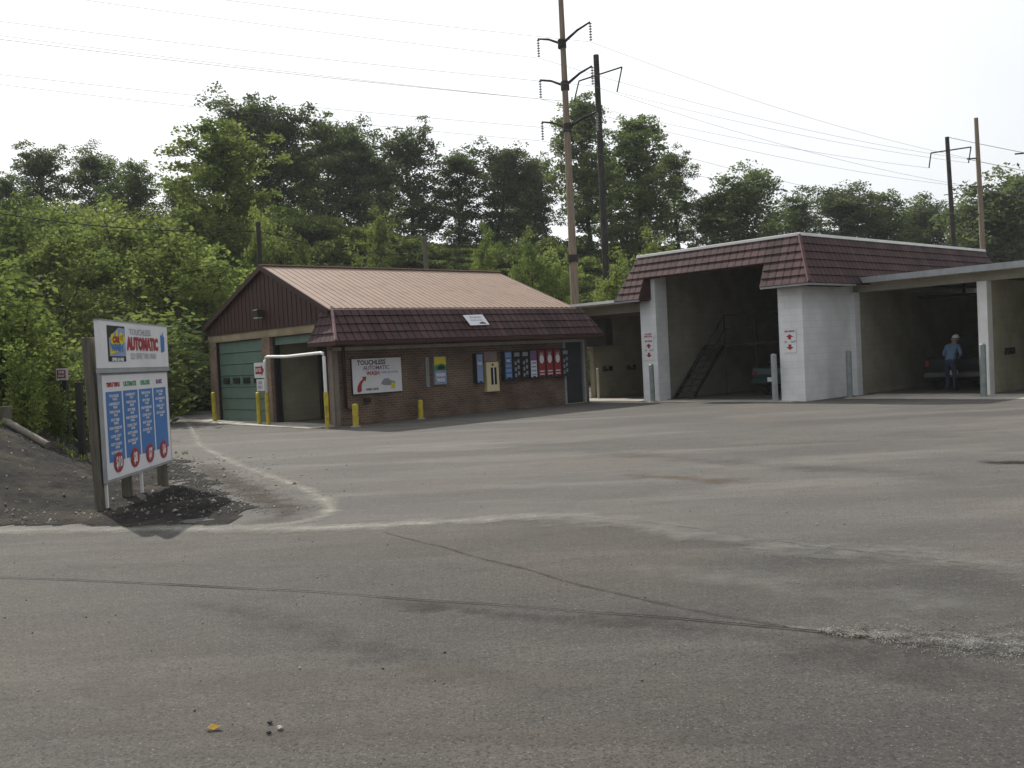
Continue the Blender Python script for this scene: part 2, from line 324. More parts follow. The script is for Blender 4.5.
# road surface in front of the lot edge (edge read on the ground)
edge_px = [(0, 530), (150, 530), (300, 529), (400, 526), (480, 520), (552, 516), (640, 527), (760, 541), (900, 556), (1023, 569)]
edge = [G(*p) for p in edge_px]; dx, dy = edge[-1][0]-edge[-3][0], edge[-1][1]-edge[-3][1]
edge = [(-70, edge[0][1]+.4)]+edge+[(edge[-1][0]+dx*12, edge[-1][1]+dy*12)]
o = MB().add([(x, y, .004) for x, y in edge]+[(50, -40, .004), (-70, -40, .004)], [tuple(range(len(edge)+2))]).build('road', M_road); tag(o, kind='structure')

def fadestrip(name, px, wid, col, zz, dens=.6, soft=True, jit=.0, world=False, nscale=3.0, kind='structure', namp=4.5, ef=.22):
    """a band of dust, grit or tar lying on the asphalt, ragged at its edges"""
    pts = [Vector((*(p if world else G(*p)), 0)) for p in px]; fine = []
    for a, b in zip(pts[:-1], pts[1:]):
        k = max(2, int((b-a).length/.25))
        for i in range(k): fine.append(a.lerp(b, i/k))
    fine.append(pts[-1])
    for _ in range(3): fine = [fine[0]]+[(fine[i-1]+fine[i]*2+fine[i+1])/4 for i in range(1, len(fine)-1)]+[fine[-1]]
    vs, fs, uv = [], [], []; s_ = 0
    for i, p in enumerate(fine):
        d = (fine[min(i+1, len(fine)-1)]-fine[max(i-1, 0)]).normalized(); nn = Vector((-d.y, d.x, 0))
        ww = wid[min(int(i/len(fine)*len(wid)), len(wid)-1)] if isinstance(wid, (list, tuple)) else wid
        p = p+nn*jit*(1.6*math.sin(i*.23)+1.1*math.sin(i*.61+1)+.8*math.sin(i*1.37+2)+random.uniform(-.25, .25))
        for k_ in (-1, 0, 1): vs.append(p+nn*ww*.5*k_+Vector((0, 0, zz))); uv.append((i/(len(fine)-1), k_))
        if i: s_ += (fine[i]-fine[i-1]).length
        if i: a = i*3; fs += [(a-3, a-2, a+1, a), (a-2, a-1, a+2, a+1)]
    me = bpy.data.meshes.new(name); me.from_pydata(vs, [], fs); l = me.uv_layers.new(name='uv')
    for lp in me.loops: l.data[lp.index].uv = uv[lp.vertex_index]
    m = bpy.data.materials.new(name+'_material'); m.use_nodes = True; n = m.node_tree; p = n.nodes['Principled BSDF']; L = n.links.new
    p.inputs['Base Color'].default_value = (*col, 1); p.inputs['Roughness'].default_value = .95; p.inputs['Specular IOR Level'].default_value = .1
    t = n.nodes.new('ShaderNodeTexCoord'); sp = n.nodes.new('ShaderNodeSeparateXYZ'); L(t.outputs['UV'], sp.inputs[0])
    ab = n.nodes.new('ShaderNodeMath'); ab.operation = 'ABSOLUTE'; L(sp.outputs[1], ab.inputs[0])
    z = n.nodes.new('ShaderNodeTexNoise'); z.inputs['Scale'].default_value = nscale; z.inputs['Detail'].default_value = 8; z.inputs['Roughness'].default_value = .75; L(t.outputs['Object'], z.inputs['Vector'])
    s1 = n.nodes.new('ShaderNodeMath'); s1.operation = 'SUBTRACT'; s1.inputs[0].default_value = 1; L(ab.outputs[0], s1.inputs[1])
    m1 = n.nodes.new('ShaderNodeMath'); m1.operation = 'MULTIPLY_ADD'; m1.inputs[1].default_value = namp; L(z.outputs['Fac'], m1.inputs[0]); m1.inputs[2].default_value = -.565*namp
    m2 = n.nodes.new('ShaderNodeMath'); m2.operation = 'ADD'; L(m1.outputs[0], m2.inputs[0]); L(s1.outputs[0], m2.inputs[1])
    mr = n.nodes.new('ShaderNodeMapRange'); mr.inputs['From Min'].default_value = .1; mr.inputs['From Max'].default_value = 1.1 if soft else .3; mr.inputs['To Max'].default_value = dens
    L(m2.outputs[0], mr.inputs[0])
    e1 = n.nodes.new('ShaderNodeMath'); e1.operation = 'PINGPONG'; e1.inputs[1].default_value = .5; L(sp.outputs[0], e1.inputs[0])
    e2 = n.nodes.new('ShaderNodeMapRange'); e2.inputs['From Max'].default_value = ef if soft else .02; L(e1.outputs[0], e2.inputs[0])
    e3 = n.nodes.new('ShaderNodeMath'); e3.operation = 'MULTIPLY'; L(e2.outputs[0], e3.inputs[0]); L(mr.outputs[0], e3.inputs[1]); L(e3.outputs[0], p.inputs['Alpha']); me.materials.append(m)
    o = bpy.data.objects.new(name, me); COL.objects.link(o); return tag(o, kind=kind)
ROADZ = .008
fadestrip('road_edge_dust', [(-160, 535), (0, 531), (150, 530), (300, 529), (400, 526), (480, 520), (560, 515), (640, 522), (720, 530)], .85, (.30, .29, .26), .010, .7, nscale=2.2, namp=3)
fadestrip('road_edge_dust', [(430, 519), (545, 517), (640, 529), (760, 544), (900, 560), (1060, 575), (1200, 590)], 1.1, (.22, .215, .2), .011, .5, nscale=1.6)
fadestrip('lot_edge_seam', [(552, 515), (600, 519), (660, 524), (760, 540), (830, 550), (900, 557), (1060, 573)], .05, (.03, .03, .028), .013, .6, nscale=1.2)
fadestrip('worn_kerb_line', [(160, 405), (190, 425), (200, 446), (240, 466), (300, 487), (328, 502), (334, 512), (320, 519), (300, 523), (270, 526), (235, 528), (190, 529), (150, 529)], .45, (.33, .32, .28), .0072, .7, nscale=1.8, namp=3, ef=.06)
fadestrip('grit_spill', [(196, 462), (225, 480), (255, 495), (285, 508), (290, 517), (262, 523), (230, 526)], .95, (.070, .060, .048), .0062, .9, nscale=3.5, namp=3.5)
fadestrip('gravel_washout', [(780, 627), (820, 632), (900, 638), (960, 643), (1060, 650), (1160, 660)], [.1, .2, .38, .5, .6, .6], (.24, .24, .225), .014, .6, nscale=9)
fadestrip('road_crack', [(-60, 576), (0, 579), (60, 581), (150, 584), (210, 589), (250, 590), (350, 595), (420, 601), (500, 605), (560, 611), (640, 617), (720, 623), (780, 628), (850, 637), (950, 650), (1060, 665)], [.02, .026, .03, .016, .022, .014, .026, .032, .016], (.015, .015, .015), .015, .85, False, .009, nscale=3, namp=2.2)
fadestrip('tar_patch_edge', [(380, 533), (440, 548), (520, 570), (580, 588), (650, 603), (720, 614), (790, 627)], .05, (.04, .035, .03), .012, .38, False, .018, nscale=4, namp=3.4)
fadestrip('oil_stain', [(180, 600), (240, 612), (300, 628), (360, 652), (450, 672), (560, 695)], .6, (.03, .03, .03), .009, .24, nscale=3)
fadestrip('oil_stain', [(560, 450), (700, 460), (840, 470), (1060, 482)], 1.6, (.05, .047, .044), .006, .25, nscale=.7)
fadestrip('oil_stain', [(360, 600), (460, 612), (560, 620), (700, 632), (790, 636)], .5, (.045, .042, .04), .0085, .45, nscale=1.8)
fadestrip('oil_stain', [(600, 610), (760, 640), (1060, 690)], 1.1, (.05, .047, .044), .0088, .35, nscale=1.3)
fadestrip('dust_streak', [(-100, 690), (150, 690), (420, 676), (700, 690), (900, 700)], .7, (.15, .138, .115), .0095, .3, nscale=2.5)
fadestrip('dust_streak', [(-60, 735), (200, 730), (500, 735), (800, 745)], .3, (.15, .138, .115), .0097, .3, nscale=3)
fadestrip('dust_streak', [(150, 440), (330, 428), (480, 420), (620, 410), (760, 405)], 2.6, (.24, .225, .19), .005, .5, nscale=.8)
fadestrip('dust_streak', [(300, 470), (520, 450), (760, 440), (1060, 440)], 2.5, (.21, .20, .18), .0055, .4, nscale=.6)
fadestrip('dust_streak', [(560, 560), (700, 575), (900, 600), (1080, 620)], 1.3, (.185, .18, .165), .0075, .5, nscale=1.2)
fadestrip('rust_stain', [(620, 474), (660, 477), (700, 480), (760, 483)], .8, (.12, .085, .055), .0065, .5, nscale=1.4)
fadestrip('drain_stain', [(975, 463), (1005, 463), (1050, 464)], .6, (.02, .018, .016), .012, .9, nscale=1.5)

# gravel shoulder and mound round the price board
gpoly = [G(*p) for p in [(-80, 528), (0, 527), (100, 527), (180, 527), (228, 526), (250, 519), (246, 508), (232, 496), (212, 482), (197, 471), (186, 461)]]
gpoly = [(-40, gpoly[0][1]+.2)]+gpoly+[(-7.5, 20.2), (-9.6, 23.8), (-40, 24)]
def gdist(X, Y):
    best = np.full(X.shape, 1e9); ins = np.zeros(X.shape, bool)
    for i in range(len(gpoly)):
        (x0, y0), (x1, y1) = gpoly[i], gpoly[(i+1) % len(gpoly)]; dx, dy = x1-x0, y1-y0
        t = np.clip(((X-x0)*dx+(Y-y0)*dy)/(dx*dx+dy*dy), 0, 1); best = np.minimum(best, np.hypot(X-x0-t*dx, Y-y0-t*dy))
        ins ^= ((y0 > Y) != (y1 > Y)) & (X < (x1-x0)*(Y-y0)/((y1-y0) or 1e-9)+x0)
    return np.where(ins, best, -best)
grn = rng.normal(size=(400, 400))
def ghill(X, Y):
    d = gdist(X, Y)+.16*lump(X, Y, 2.9, 1)+.10*lump(X, Y, 7.1, 4); base = np.maximum(hill(X, Y)+.06, 0)
    n_ = .012*lump(X, Y, 6.3)+.02*lump(X, Y, 2.1, 2)+.012*grn[(X*17).astype(int) % 400, (Y*17).astype(int) % 400]
    return np.where(d > 0, base+.008+.05*sm(d/1.8)+n_*sm(d/.5), -.05-.2*sm(-d/.3))
M_grav = mat('cinder_gravel', (.034, .031, .029), (.012, .0115, .011), 9, .95, bump=1, bscale=60, stain=((.07, .06, .046), 1.2), spec=.1, detail=8)
g_ = grid('gravel_shoulder', np.arange(-26, -1.8, .09), np.arange(10.8, 24.2, .09), ghill, M_grav); tag(g_, kind='structure')

# loose stones (uncountable): irregular little tetra/octa lumps
def stones(name, pts, rad, material, label, cat='gravel'):
    base = np.array([(1, 0, 0), (-1, 0, 0), (0, 1, 0), (0, -1, 0), (0, 0, 1), (0, 0, -1)], float)
    tri = np.array([(0, 2, 4), (2, 1, 4), (1, 3, 4), (3, 0, 4), (2, 0, 5), (1, 2, 5), (3, 1, 5), (0, 3, 5)])
    n = len(pts); sc = rad[:, None]*rng.uniform(.6, 1.3, (n, 3)); v = base[None]*sc[:, None, :]*rng.uniform(.7, 1.2, (n, 6, 1))
    a = rng.uniform(0, 6.28, n); c, s_ = np.cos(a), np.sin(a)
    x = v[..., 0]*c[:, None]-v[..., 1]*s_[:, None]; y = v[..., 0]*s_[:, None]+v[..., 1]*c[:, None]; v = np.stack([x, y, v[..., 2]], -1)+pts[:, None]
    f = (tri[None]+(np.arange(n)*6)[:, None, None]).reshape(-1, 3)
    o = rawmesh(name, v.reshape(-1, 3), f, material); return tag(o, label, cat, kind='stuff')
P = []
X = rng.uniform(-14, -2.2, 9000); Y = rng.uniform(11, 20, 9000); d = gdist(X, Y); k = (rng.random(9000) < np.where(d > 0, np.where(d < 1, .8, .3), .8*np.exp(d/.55))) & (Y > 11.6)
X, Y = X[k], Y[k]; Z = np.maximum(ghill(X, Y), .0)
stones('loose_gravel', np.stack([X, Y, Z+.004], 1), rng.uniform(.006, .015, len(X))*(1+rng.random(len(X))**6*2), M_stone, 'loose pale stones scattered over the dark gravel shoulder under the price board')
px = np.stack([rng.uniform(820, 1040, 2600), rng.uniform(0, 1, 2600)], 1); px[:, 1] = 633+(px[:, 0]-820)*.075+rng.normal(0, 1, 2600)*(1.5+(px[:, 0]-820)*.05)
q = np.array([G(a, b) for a, b in px]); stones('washout_gravel', np.c_[q, np.full(len(q), .016)], rng.uniform(.0025, .006, len(q)), M_stone, 'pale fine gravel washed along the road crack at the right')
xx = rng.uniform(-8, 8, 2600); yy = 2.8+20*rng.random(2600)**1.6; stones('road_grit', np.c_[xx, yy, np.full(2600, .010)], .0025+.008*rng.random(2600)**3, M_stone, 'small stones and grit scattered across the asphalt')

# ------------------------------------------------------------------ building frames
def frame(O, au, av):
    u = (math.sin(R(au)), math.cos(R(au))); v = (-math.sin(R(av)), math.cos(R(av)))
    return (lambda p: (p[0]*u[0]+p[1]*v[0], p[0]*u[1]+p[1]*v[1], p[2])), O
F1_, O1 = frame((-5.108, 27.594), 49, 39.5)
F1 = lambda p: F1_((p[0]*.973, p[1], p[2]))
F2, O2 = frame((8.712, 28.528), 48, 42)
F3, O3 = frame((10.939, 30.665), 48, 38)
def W(F, O, a, b, z=0): p = F((a, b, z)); return Vector((p[0]+O[0], p[1]+O[1], p[2]))
U1 = Vector(F1((1, 0, 0))); V1 = Vector(F1((0, 1, 0))); U2 = Vector(F2((1, 0, 0))); V2 = Vector(F2((0, 1, 0))); V3 = Vector(F3((0, 1, 0)))
ZZ = Vector((0, 0, 1))

def course(mb, T0, T1, B0, B1, rows, lip=.038):
    """stepped shingle courses between a top line T0-T1 and a bottom line B0-B1"""
    T0, T1, B0, B1 = map(Vector, (T0, T1, B0, B1)); nrm = (T1-T0).cross(B0-T0).normalized()
    if nrm.z < 0: nrm = -nrm
    for r_ in range(rows):
        t0, t1 = r_/rows, (r_+1)/rows
        a, b, c, d = T0.lerp(B0, t0), T1.lerp(B1, t0), T1.lerp(B1, t1), T0.lerp(B0, t1)
        mb.hexa([a-nrm*.03, b-nrm*.03, c-nrm*.03, d-nrm*.03], [a+nrm*.004, b+nrm*.004, c+nrm*lip, d+nrm*lip])

# ================================================================== automatic wash building
LEN1, DEP1 = 10.7, 8.96
A = thing('automatic_wash_building', 'low brown brick wash building with tan metal roof, maroon gable and green garage door', 'building', (O1[0], O1[1], 0))
m = MB(F1).box(0, 9.45, 0, .2, 0, 3.1).box(10.5, LEN1, 0, .2, 0, 3.1).box(9.45, 10.5, 0, .2, 2.25, 3.1); m.build('front_wall', M_brick, A)
m = MB(F1).box(LEN1-.2, LEN1, .2, DEP1, 0, 3.1).box(.3, LEN1-.2, DEP1-.2, DEP1, 0, 3.1); m.build('rear_wall', M_brick, A)
for b0, b1 in ((8.35, DEP1), (.2, .32), (4.05, 4.62)): MB(F1).box(0, .3, b0, b1, 0, 2.76).build('pillar', M_pinkblock, A)
m = MB(F1).box(-.01, .3, .21, DEP1+.01, 2.76, 3.08); m.build('lintel', M_tanblock, A, .01)
m = MB(F1).box(.3, LEN1-.25, 4.15, 4.35, 0, 3.05); m.build('dividing_wall', M_creamw, A)
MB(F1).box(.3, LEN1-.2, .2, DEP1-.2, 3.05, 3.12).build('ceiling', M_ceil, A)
MB(F1).box(9.55, 10.42, .06, .14, .0, 2.2).build('side_door', M_darkpanel, A)
MB(F1).box(9.45, 9.55, -.03, .1, 0, 2.25).build('door_jamb', M_greymetal, A); MB(F1).box(10.42, 10.52, -.05, .1, 0, 2.25).build('door_jamb', M_greymetal, A)
# gable with vertical ribs
APX, AZ, EZ = 4.1, 4.98, 3.3
def gz(b): return AZ-(AZ-EZ)*(abs(b-APX)/(APX+.05) if b < APX else (b-APX)/(DEP1+.12-APX))
m = MB(F1); bb = 0.0
while bb < DEP1+.05:
    b1 = min(bb+.15, DEP1+.1); z0, z1 = gz(bb), gz(b1); o_ = .014 if int(round(bb/.15)) % 2 else 0
    m.hexa([(-.05-o_, bb, 3.02), (-.0, bb, 3.02), (-.0, b1, 3.02), (-.05-o_, b1, 3.02)], [(-.05-o_, bb, z0), (-.0, bb, z0), (-.0, b1, z1), (-.05-o_, b1, z1)]); bb = b1
m.build('gable', M_maroon, A)
m = MB(F1)
for (b0, z0, b1, z1) in ((-.15, EZ+.03, APX, AZ+.04), (APX, AZ+.04, DEP1+.1, EZ-.02)):
    m.hexa([(-.18, b0, z0-.12), (-.13, b0, z0-.12), (-.13, b1, z1-.12), (-.18, b1, z1-.12)], [(-.18, b0, z0+.05), (-.13, b0, z0+.05), (-.13, b1, z1+.05), (-.18, b1, z1+.05)])
m.build('rake_trim', M_maroon, A)
m = MB(F1); RE = 10.05
for sgn in (0, 1):
    b0, z0 = (-.18, EZ+.06) if sgn == 0 else (DEP1+.12, EZ)
    m.hexa([(-.15, b0, z0-.03), (RE, b0, z0-.03), (RE, APX, AZ+.03), (-.15, APX, AZ+.03)], [(-.15, b0, z0), (RE, b0, z0), (RE, APX, AZ+.06), (-.15, APX, AZ+.06)])
    a = -.13
    while a < RE:
        m.hexa([(a, b0, z0-.001), (a+.03, b0, z0-.001), (a+.03, APX, AZ+.059), (a, APX, AZ+.059)], [(a, b0, z0+.016), (a+.03, b0, z0+.016), (a+.03, APX, AZ+.076), (a, APX, AZ+.076)]); a += .24
rf = m.build('roof', M_roof, A)
MB(F1).box(-.17, RE+.02, APX-.12, APX+.12, AZ+.07, AZ+.1).build('ridge_cap', M_roof, rf)
# right roof end
MB(F1).hexa([(RE-.02, 0, 3.1), (RE+.04, 0, 3.1), (RE+.04, DEP1, 3.1), (RE-.02, DEP1, 3.1)], [(RE-.02, 0, EZ), (RE+.04, 0, EZ), (RE+.04, DEP1, EZ), (RE-.02, DEP1, EZ)]).add([(RE, 0, EZ), (RE, DEP1, EZ), (RE, APX, AZ+.03)], [(0, 1, 2)]).build('end_gable', M_maroon, A)
# mansard apron
m = MB(F1); ZT, ZB = 3.40, 2.42
course(m, (-.02, -.12, ZT), (10.3, -.12, ZT), (-.36, -.85, ZB), (10.75, -.85, ZB), 4)
course(m, (-.02, .42, ZT), (-.02, -.12, ZT), (-.36, .80, ZB), (-.36, -.85, ZB), 4)
course(m, (10.3, -.12, ZT), (10.3, .5, ZT), (10.75, -.85, ZB), (10.75, .9, ZB), 4)
ms = m.build('mansard_roof', M_shingle, A)
MB(F1).tube([(-.02, -.13, ZT+.03), (-.37, -.87, ZB+.03)], .045, 6).build('hip_cap', mat('hip_cap', (.30, .20, .20), (.2, .12, .12), 6, .6), ms)
MB(F1).box(-.3, 10.7, -.80, .0, ZB-.07, ZB-.03).box(-.34, -.05, -.8, .75, ZB-.07, ZB-.03).build('soffit', M_soffit, A)
MB(F1).box(-.37, 10.72, -.86, -.8, ZB-.1, ZB+.01).box(-.38, -.32, -.86, .78, ZB-.1, ZB+.01).build('fascia', M_soffit, A)
MB(F1).box(.0, 10.4, -.06, -.002, 2.17, 2.27).build('trim_board', mat('trim_tan', (.42, .39, .33), (.3, .28, .24), 3, .7), A)
MB(F1).box(-.04, .0, -.02, .16, .0, 2.2).box(0, .14, -.05, -.001, 0, 2.16).build('corner_board', mat('grey_brown', (.24, .2, .17), (.18, .15, .12), 3, .8), A)
MB(F1).tube([(.32, -.09, 2.3), (.32, -.09, .5), (.45, -.16, .42)], .05, 8).build('downspout', M_maroon, A)
# green sectional door
m = MB(F1)
for i in range(7): m.box(.12, .17, 4.62, 8.35, .02+i*.39, .02+i*.39+.378)
for i in range(7): m.box(.09, .12, 4.62, 8.35, .02+i*.39, .02+i*.39+.03)
gd = m.build('garage_door', M_green, A, .006)
for i in range(4):
    b0 = 5.05+i*.83; w_ = MB(F1).box(.08, .118, b0, b0+.5, 1.3, 1.5).build('window', M_dark, gd)
    MB(F1).box(.072, .079, b0+.04, b0+.46, 1.33, 1.47).build('pane', M_glass, w_)
MB(F1).box(.02, .1, 4.56, 4.64, 0, 2.76).build('door_jamb', M_dark, A); MB(F1).box(.02, .1, 8.3, 8.38, 0, 2.76).build('door_jamb', M_dark, A)
# open bay: rolled up door
MB(F1).box(.15, .22, .32, 4.05, 2.5, 2.74).box(.22, 2.8, .4, 4.0, 2.68, 2.74).build('raised_door', M_green, A)
MB(F1).box(.12, .3, .3, .4, 0, 2.76).build('door_jamb', M_dark, A); MB(F1).box(.12, .3, 3.93, 4.05, 0, 2.76).build('door_jamb', M_dark, A)
lp = MB(F1).box(-.32, -.08, 4.15, 4.5, 3.42, 3.66).build('wall_lamp', M_rust, A, .02)
MB(F1).box(-.30, -.12, 4.18, 4.47, 3.38, 3.415).build('lens', M_offwhite, lp)

# wash gantry inside the open bay
g0 = W(F1, O1, 1.6, 2.1); gy = thing('wash_gantry', 'dark machine arch standing inside the open brick wash bay', 'car wash machine', g0)
def L1(a, b, z): return Vector(F1((a-1.6, b-2.1, z)))
for b_ in (.7, 3.6): MB().tube([L1(1.6, b_, 0), L1(1.6, b_, 2.4)], .09).build('upright', M_rust, gy)
MB().tube([L1(1.6, .6, 2.4), L1(1.6, 3.7, 2.4)], .09).build('crossbar', M_rust, gy)
m = MB(lambda p: L1(*p)); m.box(1.4, 1.9, .55, .85, .2, 1.5); m.build('control_box', M_black, gy, .02)
MB().tube([L1(1.5, .95, 1.2), L1(1.45, 1.3, 1.3), L1(1.5, 1.1, .7), L1(1.5, 1.3, .3)], .035).build('hose', M_dark, gy)

# ------------------------------------------------------------------ lettering
def text_geo(mb, s, P, Rv, Uv, size, bold=0, squash=1, align='CENTER', shear=0):
    cu = bpy.data.curves.new('t', 'FONT'); cu.body = s; cu.size = size; cu.align_x = align; cu.align_y = 'CENTER'; cu.offset = bold; cu.shear = shear
    cu.resolution_u = 2; ob = bpy.data.objects.new('t', cu); COL.objects.link(ob)
    dg = bpy.context.evaluated_depsgraph_get(); me = ob.evaluated_get(dg).to_mesh()
    N = Rv.cross(Uv); vs = [P+Rv*v.co.x*squash+Uv*v.co.y+N*v.co.z for v in me.vertices]; fs = [tuple(p.vertices) for p in me.polygons]
    bb = len(mb.v); mb.add(vs, fs); ob.evaluated_get(dg).to_mesh_clear(); bpy.data.objects.remove(ob); bpy.data.curves.remove(cu)
class Face:
    """a sign face: origin, right vector, up vector; draws flat layers just in front"""
    def __init__(s, P, Rv, Uv=ZZ): s.P = Vector(P); s.R = Vector(Rv).normalized(); s.U = Vector(Uv).normalized(); s.N = s.R.cross(s.U); s.k = 0
    def p(s, x, y, n=0): return s.P+s.R*x+s.U*y+s.N*n
    def poly(s, pts, name, mt, parent, n=.004, th=.002):
        m = MB(); m.prism([s.p(x, y, n-th) for x, y in pts], (0, 0, 0), tuple(s.N*th)); return m.build(name, mt, parent)
    def polys(s, L, name, mt, parent, n=.004, th=.002):
        m = MB()
        for pts in L: m.prism([s.p(x, y, n-th) for x, y in pts], (0, 0, 0), tuple(s.N*th))
        return m.build(name, mt, parent)
    def rect(s, x0, x1, y0, y1, name, mt, parent, n=.004): return s.poly([(x0, y0), (x1, y0), (x1, y1), (x0, y1)], name, mt, parent, n)
    def texts(s, L, name, mt, parent, n=.006):
        m = MB()
        for (t, x, y, size, bold, sq) in L: text_geo(m, t, s.p(x, y, n), s.R, s.U, size, bold, sq)
        return m.build(name, mt, parent, fix=False)
def rc(x0, x1, y0, y1): return [(x0, y0), (x1, y0), (x1, y1), (x0, y1)]
def circ(cx, cy, rx, ry, n=20): return [(cx+rx*math.cos(2*math.pi*i/n), cy+ry*math.sin(2*math.pi*i/n)) for i in range(n)]

# ================================================================== price board on the gravel
S0 = Vector((-5.31, 12.42, 0)); S1 = Vector((-5.41, 15.1, 0)); SR = (S1-S0).normalized(); SL = (S1-S0).length; SN = SR.cross(ZZ)
gs = max(float(ghill(np.array([-5.5]), np.array([12.5]))[0]), 0)
PB = thing('price_board', 'tall white and blue wash price board on timber posts in gravel, reading AUTOMATIC', 'sign', (S0.x, S0.y, 0))
f0 = lambda p: SR*p[0]+SN*p[1]+ZZ*p[2]           # local: along, out, up
lean = lambda p: SR*p[0]+SN*p[1]+ZZ*p[2]
MB(lambda p: lean((p[0], p[1]-.02*p[2], p[2]))).box(-.04, .13, -.16, -.045, -.1, 2.27).build('post', M_wood, PB, .01)
MB(lean).box(SL-.18, SL-.02, -.19, -.072, -.1, 2.25).build('post', M_wood, PB, .01)
MB(lean).box(SL*.42, SL*.42+.12, -.24, -.12, -.1, .8).build('post', M_wood, PB, .01)
MB(lean).box(.03, .065, -.05, -.015, 0, .45).build('leg', M_white, PB)
MB(lean).box(SL*.5, SL*.5+.035, -.05, -.015, -.0, .42).build('leg', M_white, PB)
MB(lean).box(-.02, SL+.02, -.04, .0, .36, 1.80).build('lower_panel', M_greymetal, PB, .006)
up_ = MB(lean).box(-.02, SL+.02, -.04, .03, 1.86, 2.49).build('upper_panel', M_signwhite, PB, .006)
MB(lean).box(-.03, SL+.03, -.042, .035, 2.488, 2.505).box(-.03, SL+.03, -.042, .035, 1.80, 1.858).build('rail', M_greymetal, PB)
UL = ZZ
FL = Face(S0*0+lean((0, .0, 0)), SR, UL); FU = Face(lean((0, .03, 0)), SR, UL)
FL.rect(.03, SL-.03, .40, 1.77, 'panel_face', M_signwhite, PB, .003)
cw = (SL-.3)/4; blues = []; whites = []; items = [8, 7, 6, 4]
cyc = ['TOUCHLESS', 'UNDERBODY', 'TRIPLE FOAM', 'SPOT FREE', 'HIGH PRESSURE', 'CLEAR COAT', 'RUST GUARD', 'BLOWER DRY', 'PRE SOAK', 'RINSE']
tl = []
for i in range(4):
    x0 = .12+i*(cw+.025); blues.append(rc(x0, x0+cw-.03, .62, 1.55))
    y = 1.49
    for j in range(items[i]):
        tl.append((cyc[(i+j) % 10], x0+cw*.45, y, .05, .002, 1.25)); tl.append((['WASH', 'RINSE', 'WAX', 'SHINE', 'SOAP'][(i*2+j) % 5], x0+cw*.5, y-.045, .045, .002, 1.25)); y -= .107
    FL.texts(tl, 'lettering', M_signwhite, PB, .010); tl = []
FL.polys(blues, 'column_panel', M_blue, PB, .006)

hd = [('TRIPLE TRIPLE', M_red), ('ULTIMATE', M_signgreen), ('DELUXE', M_signgreen), ('BASIC', M_purple)]
for i, (t_, mt) in enumerate(hd): FL.texts([(t_, .12+i*(cw+.025)+cw*.47, 1.64, .085 if i else .075, .005, 1.25 if i else 1.0)], 'heading', mt, PB)
for i, t_ in enumerate(('$10', '$8', '$7', '$6')):
    cx = .12+i*(cw+.025)+cw*.47+.03; d_ = FL.poly(circ(cx, .60, .17, .135), 'price_disc', M_red, PB, .012)
    FL.texts([(t_, cx, .60, .19, .008, .75)], 'price', M_signwhite, d_, .017)
# upper panel art
FU.rect(.22, .86, 1.95, 2.43, 'logo_block', M_black, PB, .004)
FU.poly([(.26, 2.02), (.84, 2.02), (.84, 2.40), (.62, 2.41), (.26, 2.26)], 'logo_field', M_ltblue, PB, .008)
FU.polys([[(.27, 2.04), (.72, 2.10), (.78, 2.32), (.33, 2.24)], [(.30, 2.24), (.44, 2.26), (.42, 2.33), (.33, 2.31)], [(.60, 2.26), (.80, 2.20), (.84, 2.27), (.66, 2.36)], [(.5, 2.28), (.58, 2.29), (.56, 2.38), (.5, 2.36)]], 'logo_burst', M_signyel, PB, .012)
FU.texts([('CAR', .5, 2.24, .11, .008, 1.1)], 'logo_lettering', M_red, PB, .016)
FU.texts([('WASH', .53, 2.135, .12, .01, 1.2)], 'logo_lettering', M_blue, PB, .016)
FU.texts([('OPEN 24 HRS', .54, 1.975, .06, .004, 1.2)], 'logo_lettering', M_signwhite, PB, .009)
FU.texts([('TOUCHLESS', 1.48, 2.36, .125, .0, 1.3)], 'lettering', M_signgrey, PB)
FU.texts([('AUTOMATIC', 1.58, 2.19, .235, .016, .95)], 'lettering', M_red, PB)
FU.texts([('SELF SERVE THRU WASH', 1.58, 2.02, .12, .0, .82)], 'lettering', M_signgrey, PB)
FU.poly([(2.36, 2.08), (2.52, 2.10), (2.54, 2.32), (2.50, 2.33), (2.47, 2.40), (2.43, 2.34), (2.36, 2.35)], 'emblem', M_blue, PB)

# ================================================================== wall signs and vending machines on the brick front
def w1(a, z, b=0): return W(F1, O1, a, b, z)
UP = ZZ
def wallbox(name, label, cat, a0, a1, z0, z1, dep, mt, group=None, face=True):
    t = thing(name, label, cat, w1(a0, z0), 0, group)
    f_ = lambda p: Vector(F1((p[0]-a0, p[1], p[2]-z0)))
    MB(f_).box(a0, a1, -dep, -.002, z0, z1).build('cabinet' if dep > .08 else 'board', mt, t, .004)
    return t, Face(f_((a0, -dep, z0)), U1)
t, F = wallbox('wall_sign', 'large white sign with red curved arrow and touchless wash lettering on brick wall', 'sign', .58, 2.36, .86, 1.94, .05, M_black)
F.rect(.03, 1.75, .03, 1.05, 'sign_face', M_signwhite, t, .003)
F.texts([('TOUCHLESS', .70, .93, .19, .006, .95)], 'lettering', M_black, t)
F.texts([('AUTOMATIC', .86, .77, .165, .004, .95)], 'lettering', M_purple, t)
F.texts([('WASH', .74, .61, .165, .006, .95)], 'lettering', M_red, t)
F.texts([('OPEN 24 HOURS', 1.32, .62, .09, .001, .9)], 'lettering', M_blue, t)
arc = [(.20+.11*math.cos(a)+.02, .14+.10*math.sin(a)) for a in np.linspace(math.pi*1.0, math.pi*2.2, 10)]
F.poly([(.16, .12), (.2, .07), (.27, .07), (.33, .13), (.32, .22), (.34, .32), (.42, .42), (.47, .38), (.5, .53), (.34, .52), (.38, .47), (.27, .38), (.19, .27)], 'arrow', M_red, t)
